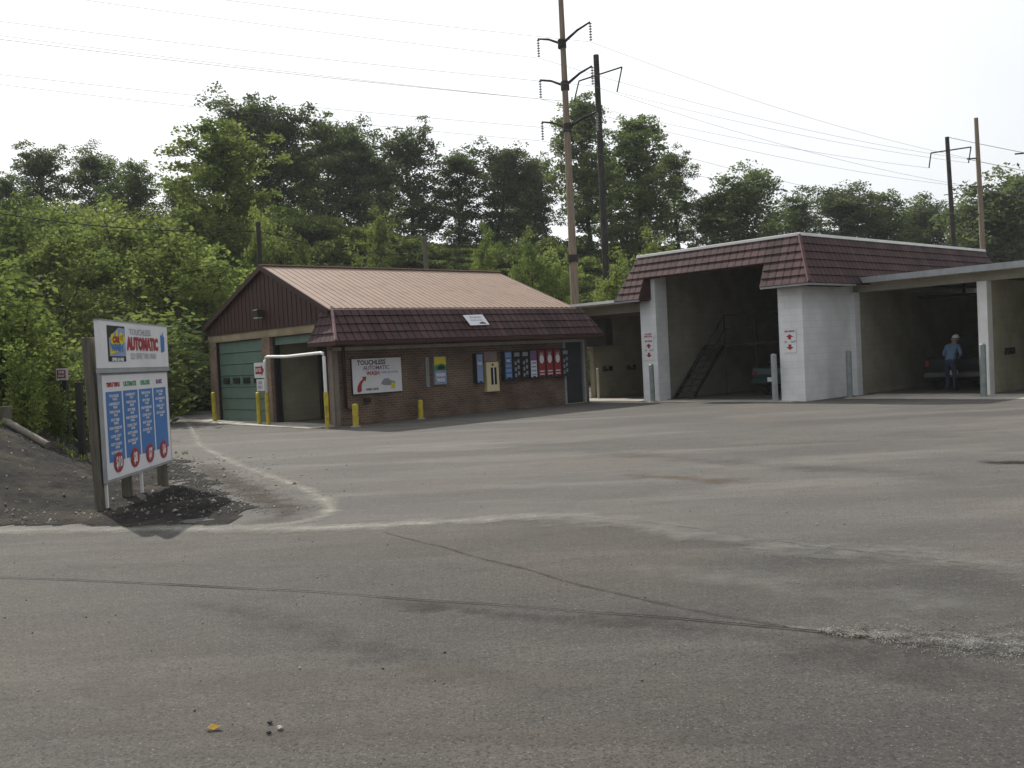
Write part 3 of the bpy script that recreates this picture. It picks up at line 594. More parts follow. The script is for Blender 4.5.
F.poly([(1.0, .28), (1.1, .24), (1.45, .22), (1.52, .27), (1.5, .34), (1.36, .37), (1.28, .44), (1.12, .44), (1.04, .36)], 'car_picture', M_signgrey, t)
F.poly(rc(1.36, 1.5, .13, .30), 'car_picture', M_signyel, t, .007)
F.texts([('OPEN 24HR', .68, .14, .09, .003, .95)], 'lettering', M_black, t)
t, F = wallbox('poster_box', 'yellow, green and blue car picture poster box on brick wall', 'poster', 3.6, 4.08, 1.0, 1.88, .12, M_signgrey)
F.rect(.02, .46, .44, .86, 'picture', M_signyel, t); F.rect(.02, .46, .02, .44, 'picture', M_ltblue, t)
F.poly([(.02, .44), (.46, .44), (.46, .6), (.3, .66), (.02, .6)], 'picture', M_signgreen, t, .007)
F.poly([(.1, .52), (.16, .47), (.36, .47), (.42, .53), (.34, .6), (.2, .6)], 'picture', M_black, t, .010)
F.texts([('WASH', .24, .30, .14, .01, .9), ('WAX', .24, .14, .14, .01, .9)], 'lettering', M_signwhite, t, .008)
t, F = wallbox('pipe_cover', 'narrow pale metal cover on brick wall left of the yellow poster box', 'cover', 3.32, 3.44, .95, 1.86, .06, M_greymetal)
F.rect(.03, .09, .05, .85, 'groove', M_galv, t)
t, F = wallbox('outlet_box', 'small dark box on brick wall below the large white arrow sign', 'box', 1.0, 1.2, .62, .76, .08, M_dark); F.rect(.03, .17, .02, .12, 'cover', M_rust, t)
def vend(a0, a1, z0, z1, col, label, kind, name='vending_machine', grp='vending machines in a row on the brick wall'):
    t, F = wallbox(name, label, 'vending machine', a0, a1, z0, z1, .2, M_darkpanel, grp); w_ = a1-a0; h = z1-z0
    F.rect(.02, w_-.02, .03, h-.03, 'front_panel', col, t)
    if kind == 'blue':
        F.rect(.04, w_-.04, h-.22, h-.06, 'label', M_ltblue, t, .008)
        F.polys([rc(.05, w_-.05, .1+.16*i, .2+.16*i) for i in range(3)], 'product_picture', M_ltblue, t, .008)
        F.texts([('VAC', w_/2, h-.33, .12, .008, .8)], 'lettering', M_signwhite, t, .010)
    elif kind == 'black':
        F.rect(.05, w_-.05, h-.2, h-.07, 'label', M_signgrey, t, .008)
        F.polys([rc(.06, w_*.42, .08+.2*i, .2+.2*i) for i in range(3)]+[rc(w_*.56, w_-.06, .14+.2*i, .26+.2*i) for i in range(3)], 'product_picture', M_signgrey, t, .008)
    elif kind == 'purple':
        F.rect(.03, w_-.03, .04, h*.62, 'product_picture', M_signwhite, t, .008)
        F.polys([rc(.06, w_-.06, .1+.13*i, .15+.13*i) for i in range(4)], 'label', M_ltblue, t, .012)
    else:
        F.poly(circ(w_/2, h*.66, w_*.3, h*.16), 'product_picture', M_signwhite, t, .008)
        F.poly(circ(w_/2, h*.84, w_*.25, .05), 'label', M_signgrey, t, .008)
        F.polys([rc(.06, w_-.06, .1+.1*i, .14+.1*i) for i in range(2)], 'label', M_signwhite, t, .008)
    F.rect(w_*.3, w_*.7, .035, .075, 'slot', M_black, t, .014)
    return t, F
vend(5.27, 5.55, .95, 1.92, M_ltblue, 'narrow pale blue vending machine standing apart, left of the cream dispenser', 'blue')
specs = [(M_blue, 'blue', 'bright blue vending machine first in the row right of the cream dispenser'),
         (M_black, 'black', 'black vending machine directly right of the bright blue one'),
         (M_black, 'black', 'black vending machine directly left of the purple topped one'),
         (M_purple, 'purple', 'purple topped vending machine with white lower front'),
         (M_red, 'red', 'red and white vending machine directly right of the purple topped one'),
         (M_red, 'mid', 'redder vending machine in the middle of the three red ones'),
         (M_red, 'red', 'red and white vending machine furthest right of the three red ones'),
         (M_darkpanel, 'black', 'dim dark vending machine last in the row beside the dark door')]
for i, (c_, k_, l_) in enumerate(specs):
    a0 = 6.5+i*.385; vend(a0, a0+.33, 1.0, 1.96, c_, l_, k_)
t, F = wallbox('token_dispenser', 'cream enamel coin dispenser with dark slots on brick wall', 'dispenser', 5.72, 6.26, .66, 1.62, .16, M_creamp)
F.rect(.18, .42, .22, .78, 'recess', M_black, t); F.rect(.28, .32, .2, .78, 'divider', M_white, t, .010); F.poly(circ(.27, .87, .04, .04), 'lock', M_black, t)
t, F = wallbox('notice_board', 'faded pinkish notice above the cream coin dispenser', 'notice', 5.74, 6.30, 1.64, 1.96, .04, mat('faded_pink', (.34, .24, .23), (.25, .19, .18), 6, .8))
F.texts([('COINS', .28, .18, .12, .003, .9)], 'lettering', M_signgrey, t)
# notice on the mansard
pt = Vector(F1((5.0, -.3, 3.18))); T0 = Vector(F1((0, -.12, ZT))); B0 = Vector(F1((0, -.85, ZB))); dn = (B0-T0).normalized()
T_ = w1(4.7, 3.08, -.36)
t = thing('roof_notice', 'white notice sheet lying on the maroon shingle apron', 'notice', T_)
RR = U1.normalized(); UU = (-dn).normalized(); NN = RR.cross(UU)
F = Face(NN*.10-UU*.42, RR, UU)
F.poly([(0.02, 0), (.80, 0.02), (.72, .44), (-.08, .42)], 'sheet', M_signwhite, t, .0, .012)
F.texts([('SELF SERVICE', .36, .32, .09, .002, .9), ('WASH & VAC', .36, .20, .09, .002, .9)], 'lettering', M_ltblue, t, .003)
F.poly([(.4, .06), (.66, .05), (.68, .09), (.56, .14), (.44, .1)], 'car_picture', M_black, t, .004)

# ================================================================== clearance frame, bollards, arrow sign
def on_ray(x, F, O, a):    # b where the vertical plane a=const is crossed by image column x, seen near ground
    d = ray(x, 415); p0 = W(F, O, a, 0); v = W(F, O, a, 1)-p0
    k_ = d[0]/d[1]; b = (k_*p0.y-p0.x)/(v.x-k_*v.y); return W(F, O, a, b)
pA, pB = on_ray(268, F1, O1, -.5), on_ray(327, F1, O1, -.5); mid = (pA+pB)/2
CB = thing('clearance_frame', 'white pipe clearance frame on yellow posts before the open wash bay', 'clearance bar', mid)
q0, q1 = pA-mid, pB-mid
MB().tube([q0+ZZ*1.0, q0+ZZ*2.02, q0+ZZ*2.1+(q1-q0)*.02, q0+ZZ*2.13+(q1-q0)*.05, q0.lerp(q1, .4)+ZZ*2.09, q1+ZZ*2.13-(q1-q0)*.04, q1+ZZ*2.1-(q1-q0)*.01, q1+ZZ*2.02, q1+ZZ*1.0], .047, 10).build('pipe', M_white, CB)
for q in (q0, q1): MB().tube([q, q+ZZ*1.02], .066, 10).build('post', M_yellow, CB)
def bollard(x, y, h, r, mt, label, name='bollard', grp=None, pos=None, cap=None):
    p = pos or Vector((*G(x, y), 0)); t = thing(name, label, 'bollard', p, 0, grp)
    MB().tube([(0, 0, -.05), (random.uniform(-.01, .01), 0, h)], r, 12).build('pipe', mt, t)
    MB().tube([(0, 0, h), (0, 0, h+r*.35), (0, 0, h+r*.55)], [r*.98, r*.7, r*.1], 12).build('cap', mt, t)
    MB().tube([(0, 0, -.02), (0, 0, .03)], r*1.7, 12).build('footing', M_conc, t)
    return t
gy_ = 'yellow bollards round the automatic wash building'
bollard(215, 416, 1.0, .075, M_yellow, 'yellow bollard at the far left corner beside the green garage door', grp=gy_, pos=on_ray(214.5, F1, O1, -.35))
bollard(259, 420, 1.0, .075, M_yellow, 'yellow bollard just left of the arrow sign post', grp=gy_, pos=on_ray(259, F1, O1, -.5))
bollard(356, 427, .62, .085, M_yellow, 'short yellow bollard below the large white arrow sign', grp=gy_)
bollard(421, 419, .55, .08, M_yellow, 'short yellow bollard below left of the yellow poster box', grp=gy_)
gg_ = 'grey pipe guards at the self service bays'
bollard(599, 399, 1.15, .05, M_offwhite, 'thin pale pipe guard in front of the leftmost open bay', 'pipe_guard', gg_)
bollard(653, 402, 1.25, .085, M_galv, 'grey green pipe guard before the white pillar left of the tall bay', 'pipe_guard', gg_)
bollard(775.5, 402, 1.42, .09, M_greymetal, 'grey pipe guard at the right side of the tall bay beside the dark green car', 'pipe_guard', gg_)
bollard(850, 398.5, 1.42, .085, M_galv, 'grey green pipe guard beside the white wall left of the man', 'pipe_guard', gg_)
bollard(984, 397.5, 1.45, .085, M_galv, 'grey green pipe guard before the slim white column right of the man', 'pipe_guard', gg_)
# arrow sign on the left post of the frame
pS = on_ray(262, F1, O1, -.62)
AS = thing('arrow_sign', 'red arrow sign with small text plate mounted on the white clearance frame', 'sign', pS+ZZ*1.1)
nrm = -U1; RgtS = (-V1).normalized(); F = Face(-RgtS*.0, RgtS)   # faces the driveway
F.poly(rc(-.38, .38, .38, .86), 'plate', M_signwhite, AS, .0, .012); F.poly(rc(-.26, .28, -.02, .34), 'plate', M_signwhite, AS, .0, .012)
F.poly([(-.30, .50), (.14, .50), (.14, .44), (.32, .62), (.14, .80), (.14, .74), (-.30, .74)], 'arrow', M_red, AS)
F.texts([('ENTER', -.07, .62, .15, .004, .9)], 'lettering', M_signwhite, AS, .008); F.texts([('CARS', 0, .23, .14, .004, .9), ('ONLY', 0, .09, .14, .004, .9)], 'lettering', M_signgrey, AS)

# ================================================================== self service building
B = thing('self_service_wash', 'white and cream block car wash with tall maroon shingle bay and open side bays', 'building', (O2[0], O2[1], 0))
f3 = lambda p: (F3(p)[0]+O3[0]-O2[0], F3(p)[1]+O3[1]-O2[1], p[2])
L2 = 13.3; WB = 6.24
m = MB(F2).box(0, .3, .0, .82, 0, 4.3).box(.3, L2, 0, .22, 0, 4.9); m.build('side_wall', M_whiteblock, B)
MB(F2).box(0, .62, 5.56, WB, 0, 4.3).build('pillar', M_whiteblock, B)
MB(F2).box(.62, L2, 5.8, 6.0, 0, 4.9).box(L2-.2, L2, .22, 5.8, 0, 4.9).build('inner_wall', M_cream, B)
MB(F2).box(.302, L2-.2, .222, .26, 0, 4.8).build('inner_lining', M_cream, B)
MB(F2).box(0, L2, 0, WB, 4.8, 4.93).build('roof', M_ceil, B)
MB(F2).box(.02, .28, .82, 5.68, 4.22, 4.8).build('bay_header', M_soffit, B)
m = MB(F2); zt, zb = 4.93, 3.47; ov = .62; zh = zt-(zt-zb)*3/6; oh = ov*.5
def mrow(f, sgn=1): pass
# front slope: three courses all across, three more at both ends
course(m, (0, -.0, zt), (0, WB, zt), (-oh, -oh, zh), (-oh, WB+oh, zh), 3)
course(m, (-oh, -oh, zh), (-oh, 1.02, zh), (-ov, -ov, zb), (-ov, 1.02, zb), 3)
course(m, (-oh, 5.75, zh), (-oh, WB+oh, zh), (-ov, 5.75, zb), (-ov, WB+ov, zb), 3)
course(m, (0, 0, zt), (L2, 0, zt), (-ov, -ov, zb), (L2+ov, -ov, zb), 6)
course(m, (0, WB, zt), (L2, WB, zt), (-ov, WB+ov, zb), (L2+ov, WB+ov, zb), 6)
course(m, (L2, 0, zt), (L2, WB, zt), (L2+ov, -ov, zb), (L2+ov, WB+ov, zb), 6)
mr_ = m.build('mansard_roof', M_shingle, B)
# closed cheeks of the stepped slope and the soffits under it
m = MB(F2)
for b in (1.02, 5.75): m.prism([(-oh, b-.02, zh), (-ov, b-.02, zb), (0, b-.02, zb), (0, b-.02, zh)], (0, 0, 0), (0, .04, 0))
m.box(-ov+.04, -.002, -ov+.05, 1.0, zb-.04, zb-.01).box(-ov+.04, -.002, 5.8, WB+ov-.05, zb-.04, zb-.01).box(-oh+.03, 0.01, 1.05, 5.73, zh-.03, zh-.0)
m.box(-.002, 2.2, -ov+.05, -.002, zb-.04, zb-.01).box(0, L2, WB+.002, WB+ov-.05, zb-.04, zb-.01)
m.build('soffit', M_soffit, B)
m = MB(F2).box(-ov, -ov+.05, -ov, 1.02, zb-.06, zb).box(-ov+.05, 2.1, -ov, -ov+.05, zb-.06, zb).box(-ov, -ov+.05, 5.75, WB+ov, zb-.06, zb); m.build('fascia', M_greymetal, B)
MB(F2).box(-.03, L2+.03, -.04, .1, zt, zt+.09).box(-.03, .1, .1, WB-.1, zt, zt+.09).box(-.03, L2+.03, WB-.1, WB+.04, zt, zt+.09).box(L2-.1, L2+.03, .1, WB-.1, zt, zt+.09).build('coping', M_white, B, .008)
MB(F2).tube([(0, 0, zt+.02), (-ov, -ov, zb+.03)], .05, 6).build('hip_cap', mat('hip_cap2', (.11, .05, .055), (.085, .04, .043), 6, .6), mr_)
# right wing (three bays)
D3 = 9.0
m = MB(f3).box(-.3, .02, -.28, .25, 0, 3.25); m.build('corner_column', M_whiteblock, B)
for k_ in (1, 2): MB(f3).box(-.05, .3, -4.31*k_, -4.31*k_+.28, 0, 3.25).build('column', M_white, B, .01)
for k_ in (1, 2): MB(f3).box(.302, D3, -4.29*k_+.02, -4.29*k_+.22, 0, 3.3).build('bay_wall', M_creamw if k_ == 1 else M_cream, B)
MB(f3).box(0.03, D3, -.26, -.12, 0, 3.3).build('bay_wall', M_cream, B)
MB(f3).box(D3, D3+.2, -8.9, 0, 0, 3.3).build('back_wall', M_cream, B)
MB(f3).box(-.04, .24, -9.2, .1, 3.25, 3.5).build('header_beam', M_cream, B)
MB(f3).box(-.50, D3+.3, -9.4, .25, 3.5, 3.56).build('canopy_soffit', M_creamw, B)
MB(f3).box(-.52, D3+.35, -9.4, .30, 3.562, 3.66).build('canopy_roof', M_greymetal, B)
MB(f3).box(-.58, -.522, -9.4, .30, 3.50, 3.68).build('canopy_fascia', M_greymetal, B)
# left wing
MB(F2).box(.25, 8, WB+.1, 10.15, 3.46, 3.50).build('canopy_soffit', M_cream, B)
MB(F2).box(.22, 8, WB+.05, 10.2, 3.502, 3.6).build('canopy_roof', M_white, B)
MB(F2).box(.9, 1.1, 6.25, 10.0, 3.14, 3.46).build('header_beam', M_cream, B)
MB(F2).box(.92, 1.08, 6.25, 10.0, 3.02, 3.138).build('brown_beam', M_soffit, B)
MB(F2).box(1.4, 8, 9.85, 10.05, 0, 3.46).box(7.8, 8, 6.0, 9.85, 0, 3.46).build('left_wall', M_creamw, B)
MB(F2).box(1.1, 1.5, 8.9, 10.04, 2.0, 3.02).build('dark_box', M_rust, B)  # plain dark box filling the upper left of the bay opening
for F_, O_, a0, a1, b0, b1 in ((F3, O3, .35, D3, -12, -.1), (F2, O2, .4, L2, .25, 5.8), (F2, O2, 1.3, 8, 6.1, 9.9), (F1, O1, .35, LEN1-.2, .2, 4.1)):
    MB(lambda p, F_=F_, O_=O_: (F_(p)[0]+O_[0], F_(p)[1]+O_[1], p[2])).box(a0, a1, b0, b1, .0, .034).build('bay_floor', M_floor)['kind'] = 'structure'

for (F_, O_, a_, b_, z_, sg, lab) in ((F2, O2, 1.9, 9.85, 1.05, -1, 'dark wall bracket in the leftmost bay, the one nearer the brick building'),
                                     (F2, O2, 3.3, 9.85, 1.05, -1, 'dark wall bracket in the leftmost bay, the one nearer the white pillar'),
                                     (F3, O3, .5, -.03, 1.15, -1, 'dark wall bracket just inside the bay behind the man, nearer the front'),
                                     (F3, O3, 1.6, -.03, 1.15, -1, 'dark wall bracket further inside the bay where the man stands'),
                                     (F3, O3, 1.2, -4.27, 1.15, -1, 'dark wall bracket on the yellowish wall right of the slim white column')):
    t = thing('mat_bracket', lab, 'bracket', W(F_, O_, a_, b_, z_), 0, 'wall brackets in the wash bays')
    f_ = lambda p, F_=F_: Vector(F_(p))
    MB(f_).box(0, .4, -.12, -.05, 0, .06).build('bar', M_dark, t); MB(f_).box(-.03, .06, -.14, -.002, -.03, .16).build('clip', M_dark, t, .01); MB(f_).box(.34, .43, -.14, -.002, -.03, .16).build('clip', M_dark, t, .01)
# concrete aprons
MB(lambda p: (F3(p)[0]+O3[0], F3(p)[1]+O3[1], p[2])).box(-1.75, D3, -12, -.6, -.05, .02).build('concrete_apron', M_conc)['kind'] = 'structure'
MB(lambda p: (F2(p)[0]+O2[0], F2(p)[1]+O2[1], p[2])).box(-.35, L2, .25, 5.9, -.05, .024).build('concrete_apron', M_conc)['kind'] = 'structure'
MB(lambda p: (F2(p)[0]+O2[0], F2(p)[1]+O2[1], p[2])).box(-.1, 8, 6.3, 9.9, -.05, .020).build('concrete_apron', M_conc)['kind'] = 'structure'
MB(lambda p: (F1(p)[0]+O1[0], F1(p)[1]+O1[1], p[2])).box(-.9, LEN1, .0, 9.2, -.05, .022).build('concrete_apron', M_conc)['kind'] = 'structure'

# pillar signs
def pillar_sign(label, b1, z1, wd, top):
    P0 = W(F2, O2, -.02, b1, z1); t = thing('direction_sign', label, 'sign', P0, 0, 'red diamond arrow signs on the white pillars'); F = Face((0, 0, 0), -V2)
    h = .95 if top else .72; w_ = wd
    F.poly(rc(0, w_, 0, h), 'plate', M_signwhite, t, .0, .01)
    cx = w_/2
    F.polys([[(cx-.13, .47), (cx, .56), (cx+.13, .47), (cx+.05, .47), (cx+.05, .40), (cx-.05, .40), (cx-.05, .47)], [(cx-.13, .17), (cx, .08), (cx+.13, .17), (cx+.05, .17), (cx+.05, .25), (cx-.05, .25), (cx-.05, .17)]], 'arrow', M_red, t)
    F.texts([('IN', cx-.13, .325, .09, .004, .9), ('OUT', cx+.12, .325, .09, .004, .9)], 'lettering', M_signgrey, t)
    F.texts([('SELF SERVE', cx, .64, .075, .003, .9)], 'lettering', M_red, t)
    if top: F.poly([(cx-.28, .76), (cx+.28, .76), (cx+.28, .92), (cx-.28, .92)], 'header_plate', M_signwhite, t, .006, .006); F.texts([('CAR WASH', cx, .88, .075, .003, .8), ('DIRECTIONS', cx, .80, .075, .003, .8)], 'lettering', M_red, t, .010)
    return t
pillar_sign('red arrow sign on the white pillar right of the tall bay', .66, 1.47, .42, False)
pillar_sign('red arrow sign with extra header plate on the white pillar left of the tall bay', 6.12, 1.42, .42, True)

# steel stair and platform inside the tall bay
sb = W(F2, O2, .75, 5.6); ST = thing('steel_staircase', 'dark steel staircase and railed platform inside the tall bay', 'staircase', sb)
fs = lambda p: Vector(F2((p[0]-.75, p[1]-5.6, p[2])))
PH = 1.85
MB(fs).hexa([(.75, 5.56, .02), (.95, 5.56, .02), (2.9, 5.56, PH), (2.7, 5.56, PH)], [(.75, 5.6, .02), (.95, 5.6, .02), (2.9, 5.6, PH), (2.7, 5.6, PH)]).build('stringer', M_rust, ST)
MB(fs).hexa([(.75, 4.8, .02), (.95, 4.8, .02), (2.9, 4.8, PH), (2.7, 4.8, PH)], [(.75, 4.84, .02), (.95, 4.84, .02), (2.9, 4.84, PH), (2.7, 4.84, PH)]).build('stringer', M_rust, ST)
for i in range(8):
    z_ = .22+i*.21; MB(fs).box(.9+i*.222, 1.12+i*.222, 4.84, 5.56, z_, z_+.03).build('tread', M_rust, ST)
MB(fs).box(2.75, 5.2, 1.25, 5.6, PH-.08, PH).build('platform', M_rust, ST)
for (a, b) in ((2.8, 4.8), (2.8, 3.5), (2.8, 1.3)): MB(fs).tube([(a, b, 0), (a, b, PH+1.0)], .03, 6).build('rail_post', M_rust, ST)
MB(fs).tube([(2.8, 4.8, PH+1.0), (2.8, 1.3, PH+1.0)], .03, 6).tube([(2.8, 4.8, PH+.5), (2.8, 1.3, PH+.5)], .02, 6).build('railing', M_rust, ST)
MB(fs).tube([(.85, 4.8, 0.05), (.85, 4.8, .95), (2.8, 4.8, PH+1.0)], .025, 6).tube([(.85, 4.8, .55), (2.8, 4.8, PH+.5)], .02, 6).build('handrail', M_rust, ST)

# ================================================================== cars
def wheel(parent, x, y, r, wd):
    t_ = MB().tube([(x, y-wd/2, r), (x, y-wd/2+.03, r), (x, y+wd/2-.03, r), (x, y+wd/2, r)], [r*.9, r, r, r*.9], 24).build('tyre', M_tyre, None)
    s_ = 1 if y > 0 else -1
    rm_ = MB().tube([(x, y+s_*wd*.3, r), (x, y+s_*(wd/2+.012), r)], r*.6, 16).build('rim', M_chrome, None)
    wh = bpy.data.objects.new('wheel', None); COL.objects.link(wh); wh.parent = parent; t_.parent = wh; rm_.parent = wh
def car(name, label, cat, loc, rz, paint, Lc, Wc, belt, roofz, cab, bumper, suv=False):
    """x forward, origin mid ground; cab=(rear base, rear top, front top, front base)"""
    t = thing(name, label, cat, loc, rz); h = Wc/2
    r = .35; bz = .28
    prof = [(-Lc/2+.04, bz+.1), (-Lc/2, belt*.75), (-Lc/2+.05, belt-.03), (-Lc/2+.2, belt), (cab[0], belt+.02), (cab[3], belt), (Lc/2-.35, belt-.1), (Lc/2-.04, belt-.22), (Lc/2, belt*.6), (Lc/2-.05, bz+.05)]
    wl = [(Lc/2-.85), (-Lc/2+.95)]
    under = []
    for wx in wl:
        for k_ in range(9):
            a = math.pi*k_/8; under.append((wx+(r+.07)*math.cos(a), bz+(r+.1)*math.sin(a)*.95))
    poly = prof+under
    m = MB(); n = len(poly); ys = [-h, -h+.06, h-.06, h]; ins = [.97, 1, 1, .97]
    rows = [[(x*s_, y, bz+(z-bz)*s_) for x, z in poly] for y, s_ in zip(ys, ins)]
    vs = [p for rr_ in rows for p in rr_]; fs_ = []
    for i in range(3):
        for k_ in range(n): fs_.append((i*n+k_, i*n+(k_+1) % n, (i+1)*n+(k_+1) % n, (i+1)*n+k_))
    fs_ += [tuple(range(n-1, -1, -1)), tuple(range(3*n, 4*n))]; m.add(vs, fs_); bd = m.build('body', paint, t, .02)
    i_ = .14
    MB().hexa([(cab[0], -h+.05, belt), (cab[3], -h+.05, belt), (cab[3], h-.05, belt), (cab[0], h-.05, belt)], [(cab[1], -h+i_+.05, roofz), (cab[2], -h+i_+.05, roofz), (cab[2], h-i_-.05, roofz), (cab[1], h-i_-.05, roofz)]).build('cabin', paint, t, .04)
    def q(pa, pb, pc, pd, nm): 
        c_ = (Vector(pa)+Vector(pb)+Vector(pc)+Vector(pd))/4; pts = [c_+(Vector(p)-c_)*.86 for p in (pa, pb, pc, pd)]
        nn = (pts[1]-pts[0]).cross(pts[3]-pts[0]).normalized(); ctr = Vector(((cab[0]+cab[3])/2, 0, (belt+roofz)/2))
        if nn.dot(c_-ctr) < 0: nn = -nn
        MB().hexa([p-nn*.01 for p in pts], [p+nn*.012 for p in pts]).build(nm, M_glass, t)
    B_ = lambda x, y: (x, y, belt+.03); T_2 = lambda x, y: (x, y, roofz-.02)
    q(B_(cab[0], -h+.05), B_(cab[0], h-.05), T_2(cab[1], h-i_-.05), T_2(cab[1], -h+i_+.05), 'rear_window')
    q(B_(cab[3], -h+.05), B_(cab[3], h-.05), T_2(cab[2], h-i_-.05), T_2(cab[2], -h+i_+.05), 'windscreen')
    for s_ in (-1, 1): q(B_(cab[0], s_*(h-.05)), B_(cab[3], s_*(h-.05)), T_2(cab[2], s_*(h-i_-.05)), T_2(cab[1], s_*(h-i_-.05)), 'side_window')
    for s_ in (-1, 1):
        wheel(t, wl[0], s_*(h-.12), r, .22); wheel(t, wl[1], s_*(h-.12), r, .22)
        MB().box(-Lc/2-.015, -Lc/2+.12, s_*(h-.12)-(.06 if suv else .09), s_*(h-.12)+(.06 if suv else .09), belt*.72, belt*.72+(.2 if suv else .12)).build('tail_light', M_tail, t, .01)
        MB().box(Lc/2-.1, Lc/2+.012, s_*(h-.22)-.14, s_*(h-.22)+.14, belt*.6, belt*.6+.13).build('headlight', M_chrome, t, .01)
    MB().box(-Lc/2-.1, -Lc/2+.08, -h+.03, h-.03, .42, .58).build('rear_bumper', bumper, t, .02)
    MB().box(Lc/2-.08, Lc/2+.09, -h+.03, h-.03, .38, .56).build('front_bumper', bumper, t, .02)
    for x_ in (-Lc/2-.115, Lc/2+.1): MB().box(x_, x_+.012, -.17, .17, .50, .64).build('licence_plate', M_signwhite, t)
    return t
c1 = W(F3, O3, 4.5, -2.2); hd_ = math.atan2(U2.y, U2.x)
car('pickup_truck', 'black pickup with red tail lights parked in the bay behind the man', 'pickup truck', (c1.x, c1.y, .02), hd_+R(3), M_carblack, 4.9, 1.85, 1.05, 1.75, (-.5, -.3, 1.0, 1.5), mat('dull_bumper', (.09, .09, .095), (.05, .05, .055), 5, .5), True)
c2 = W(F2, O2, 4.45, 2.45)
car('dark_green_car', 'dark green car with pale licence plate parked inside the tall bay', 'car', (c2.x, c2.y, .02), hd_, M_cargreen, 4.6, 1.75, .98, 1.5, (-1.5, -.9, .4, 1.15), M_cargreen)

# wall equipment in the man's bay
t = thing('wash_hose', 'pale looped wash hose hanging on the dark bay wall left of the man', 'hose', W(F3, O3, 3.3, -.05, 1.9))
f_ = lambda p: Vector(F3(p))
MB().tube([f_((0, -.06, .2)), f_((.12, -.08, .1)), f_((.16, -.08, -.5)), f_((.08, -.08, -.95)), f_((-.03, -.08, -.6)), f_((.02, -.08, -.1))], .028, 8).build('hose_loop', M_offwhite, t)
MB(f_).box(-.12, .16, -.12, -.0, .15, .3).build('hook_plate', M_rust, t, .01)
t = thing('ceiling_boom', 'dark ceiling boom pipe above the pickup in the bay', 'pipe', W(F3, O3, 4, -2, 3.1))
MB(f_).tube([(-.2, 1.6, 0), (-.2, -1.6, -.05)], .04, 8).build('arm', M_rust, t); MB(f_).tube([(-.2, 0, .4), (-.2, 0, 0)], .05, 8).build('pivot', M_rust, t)
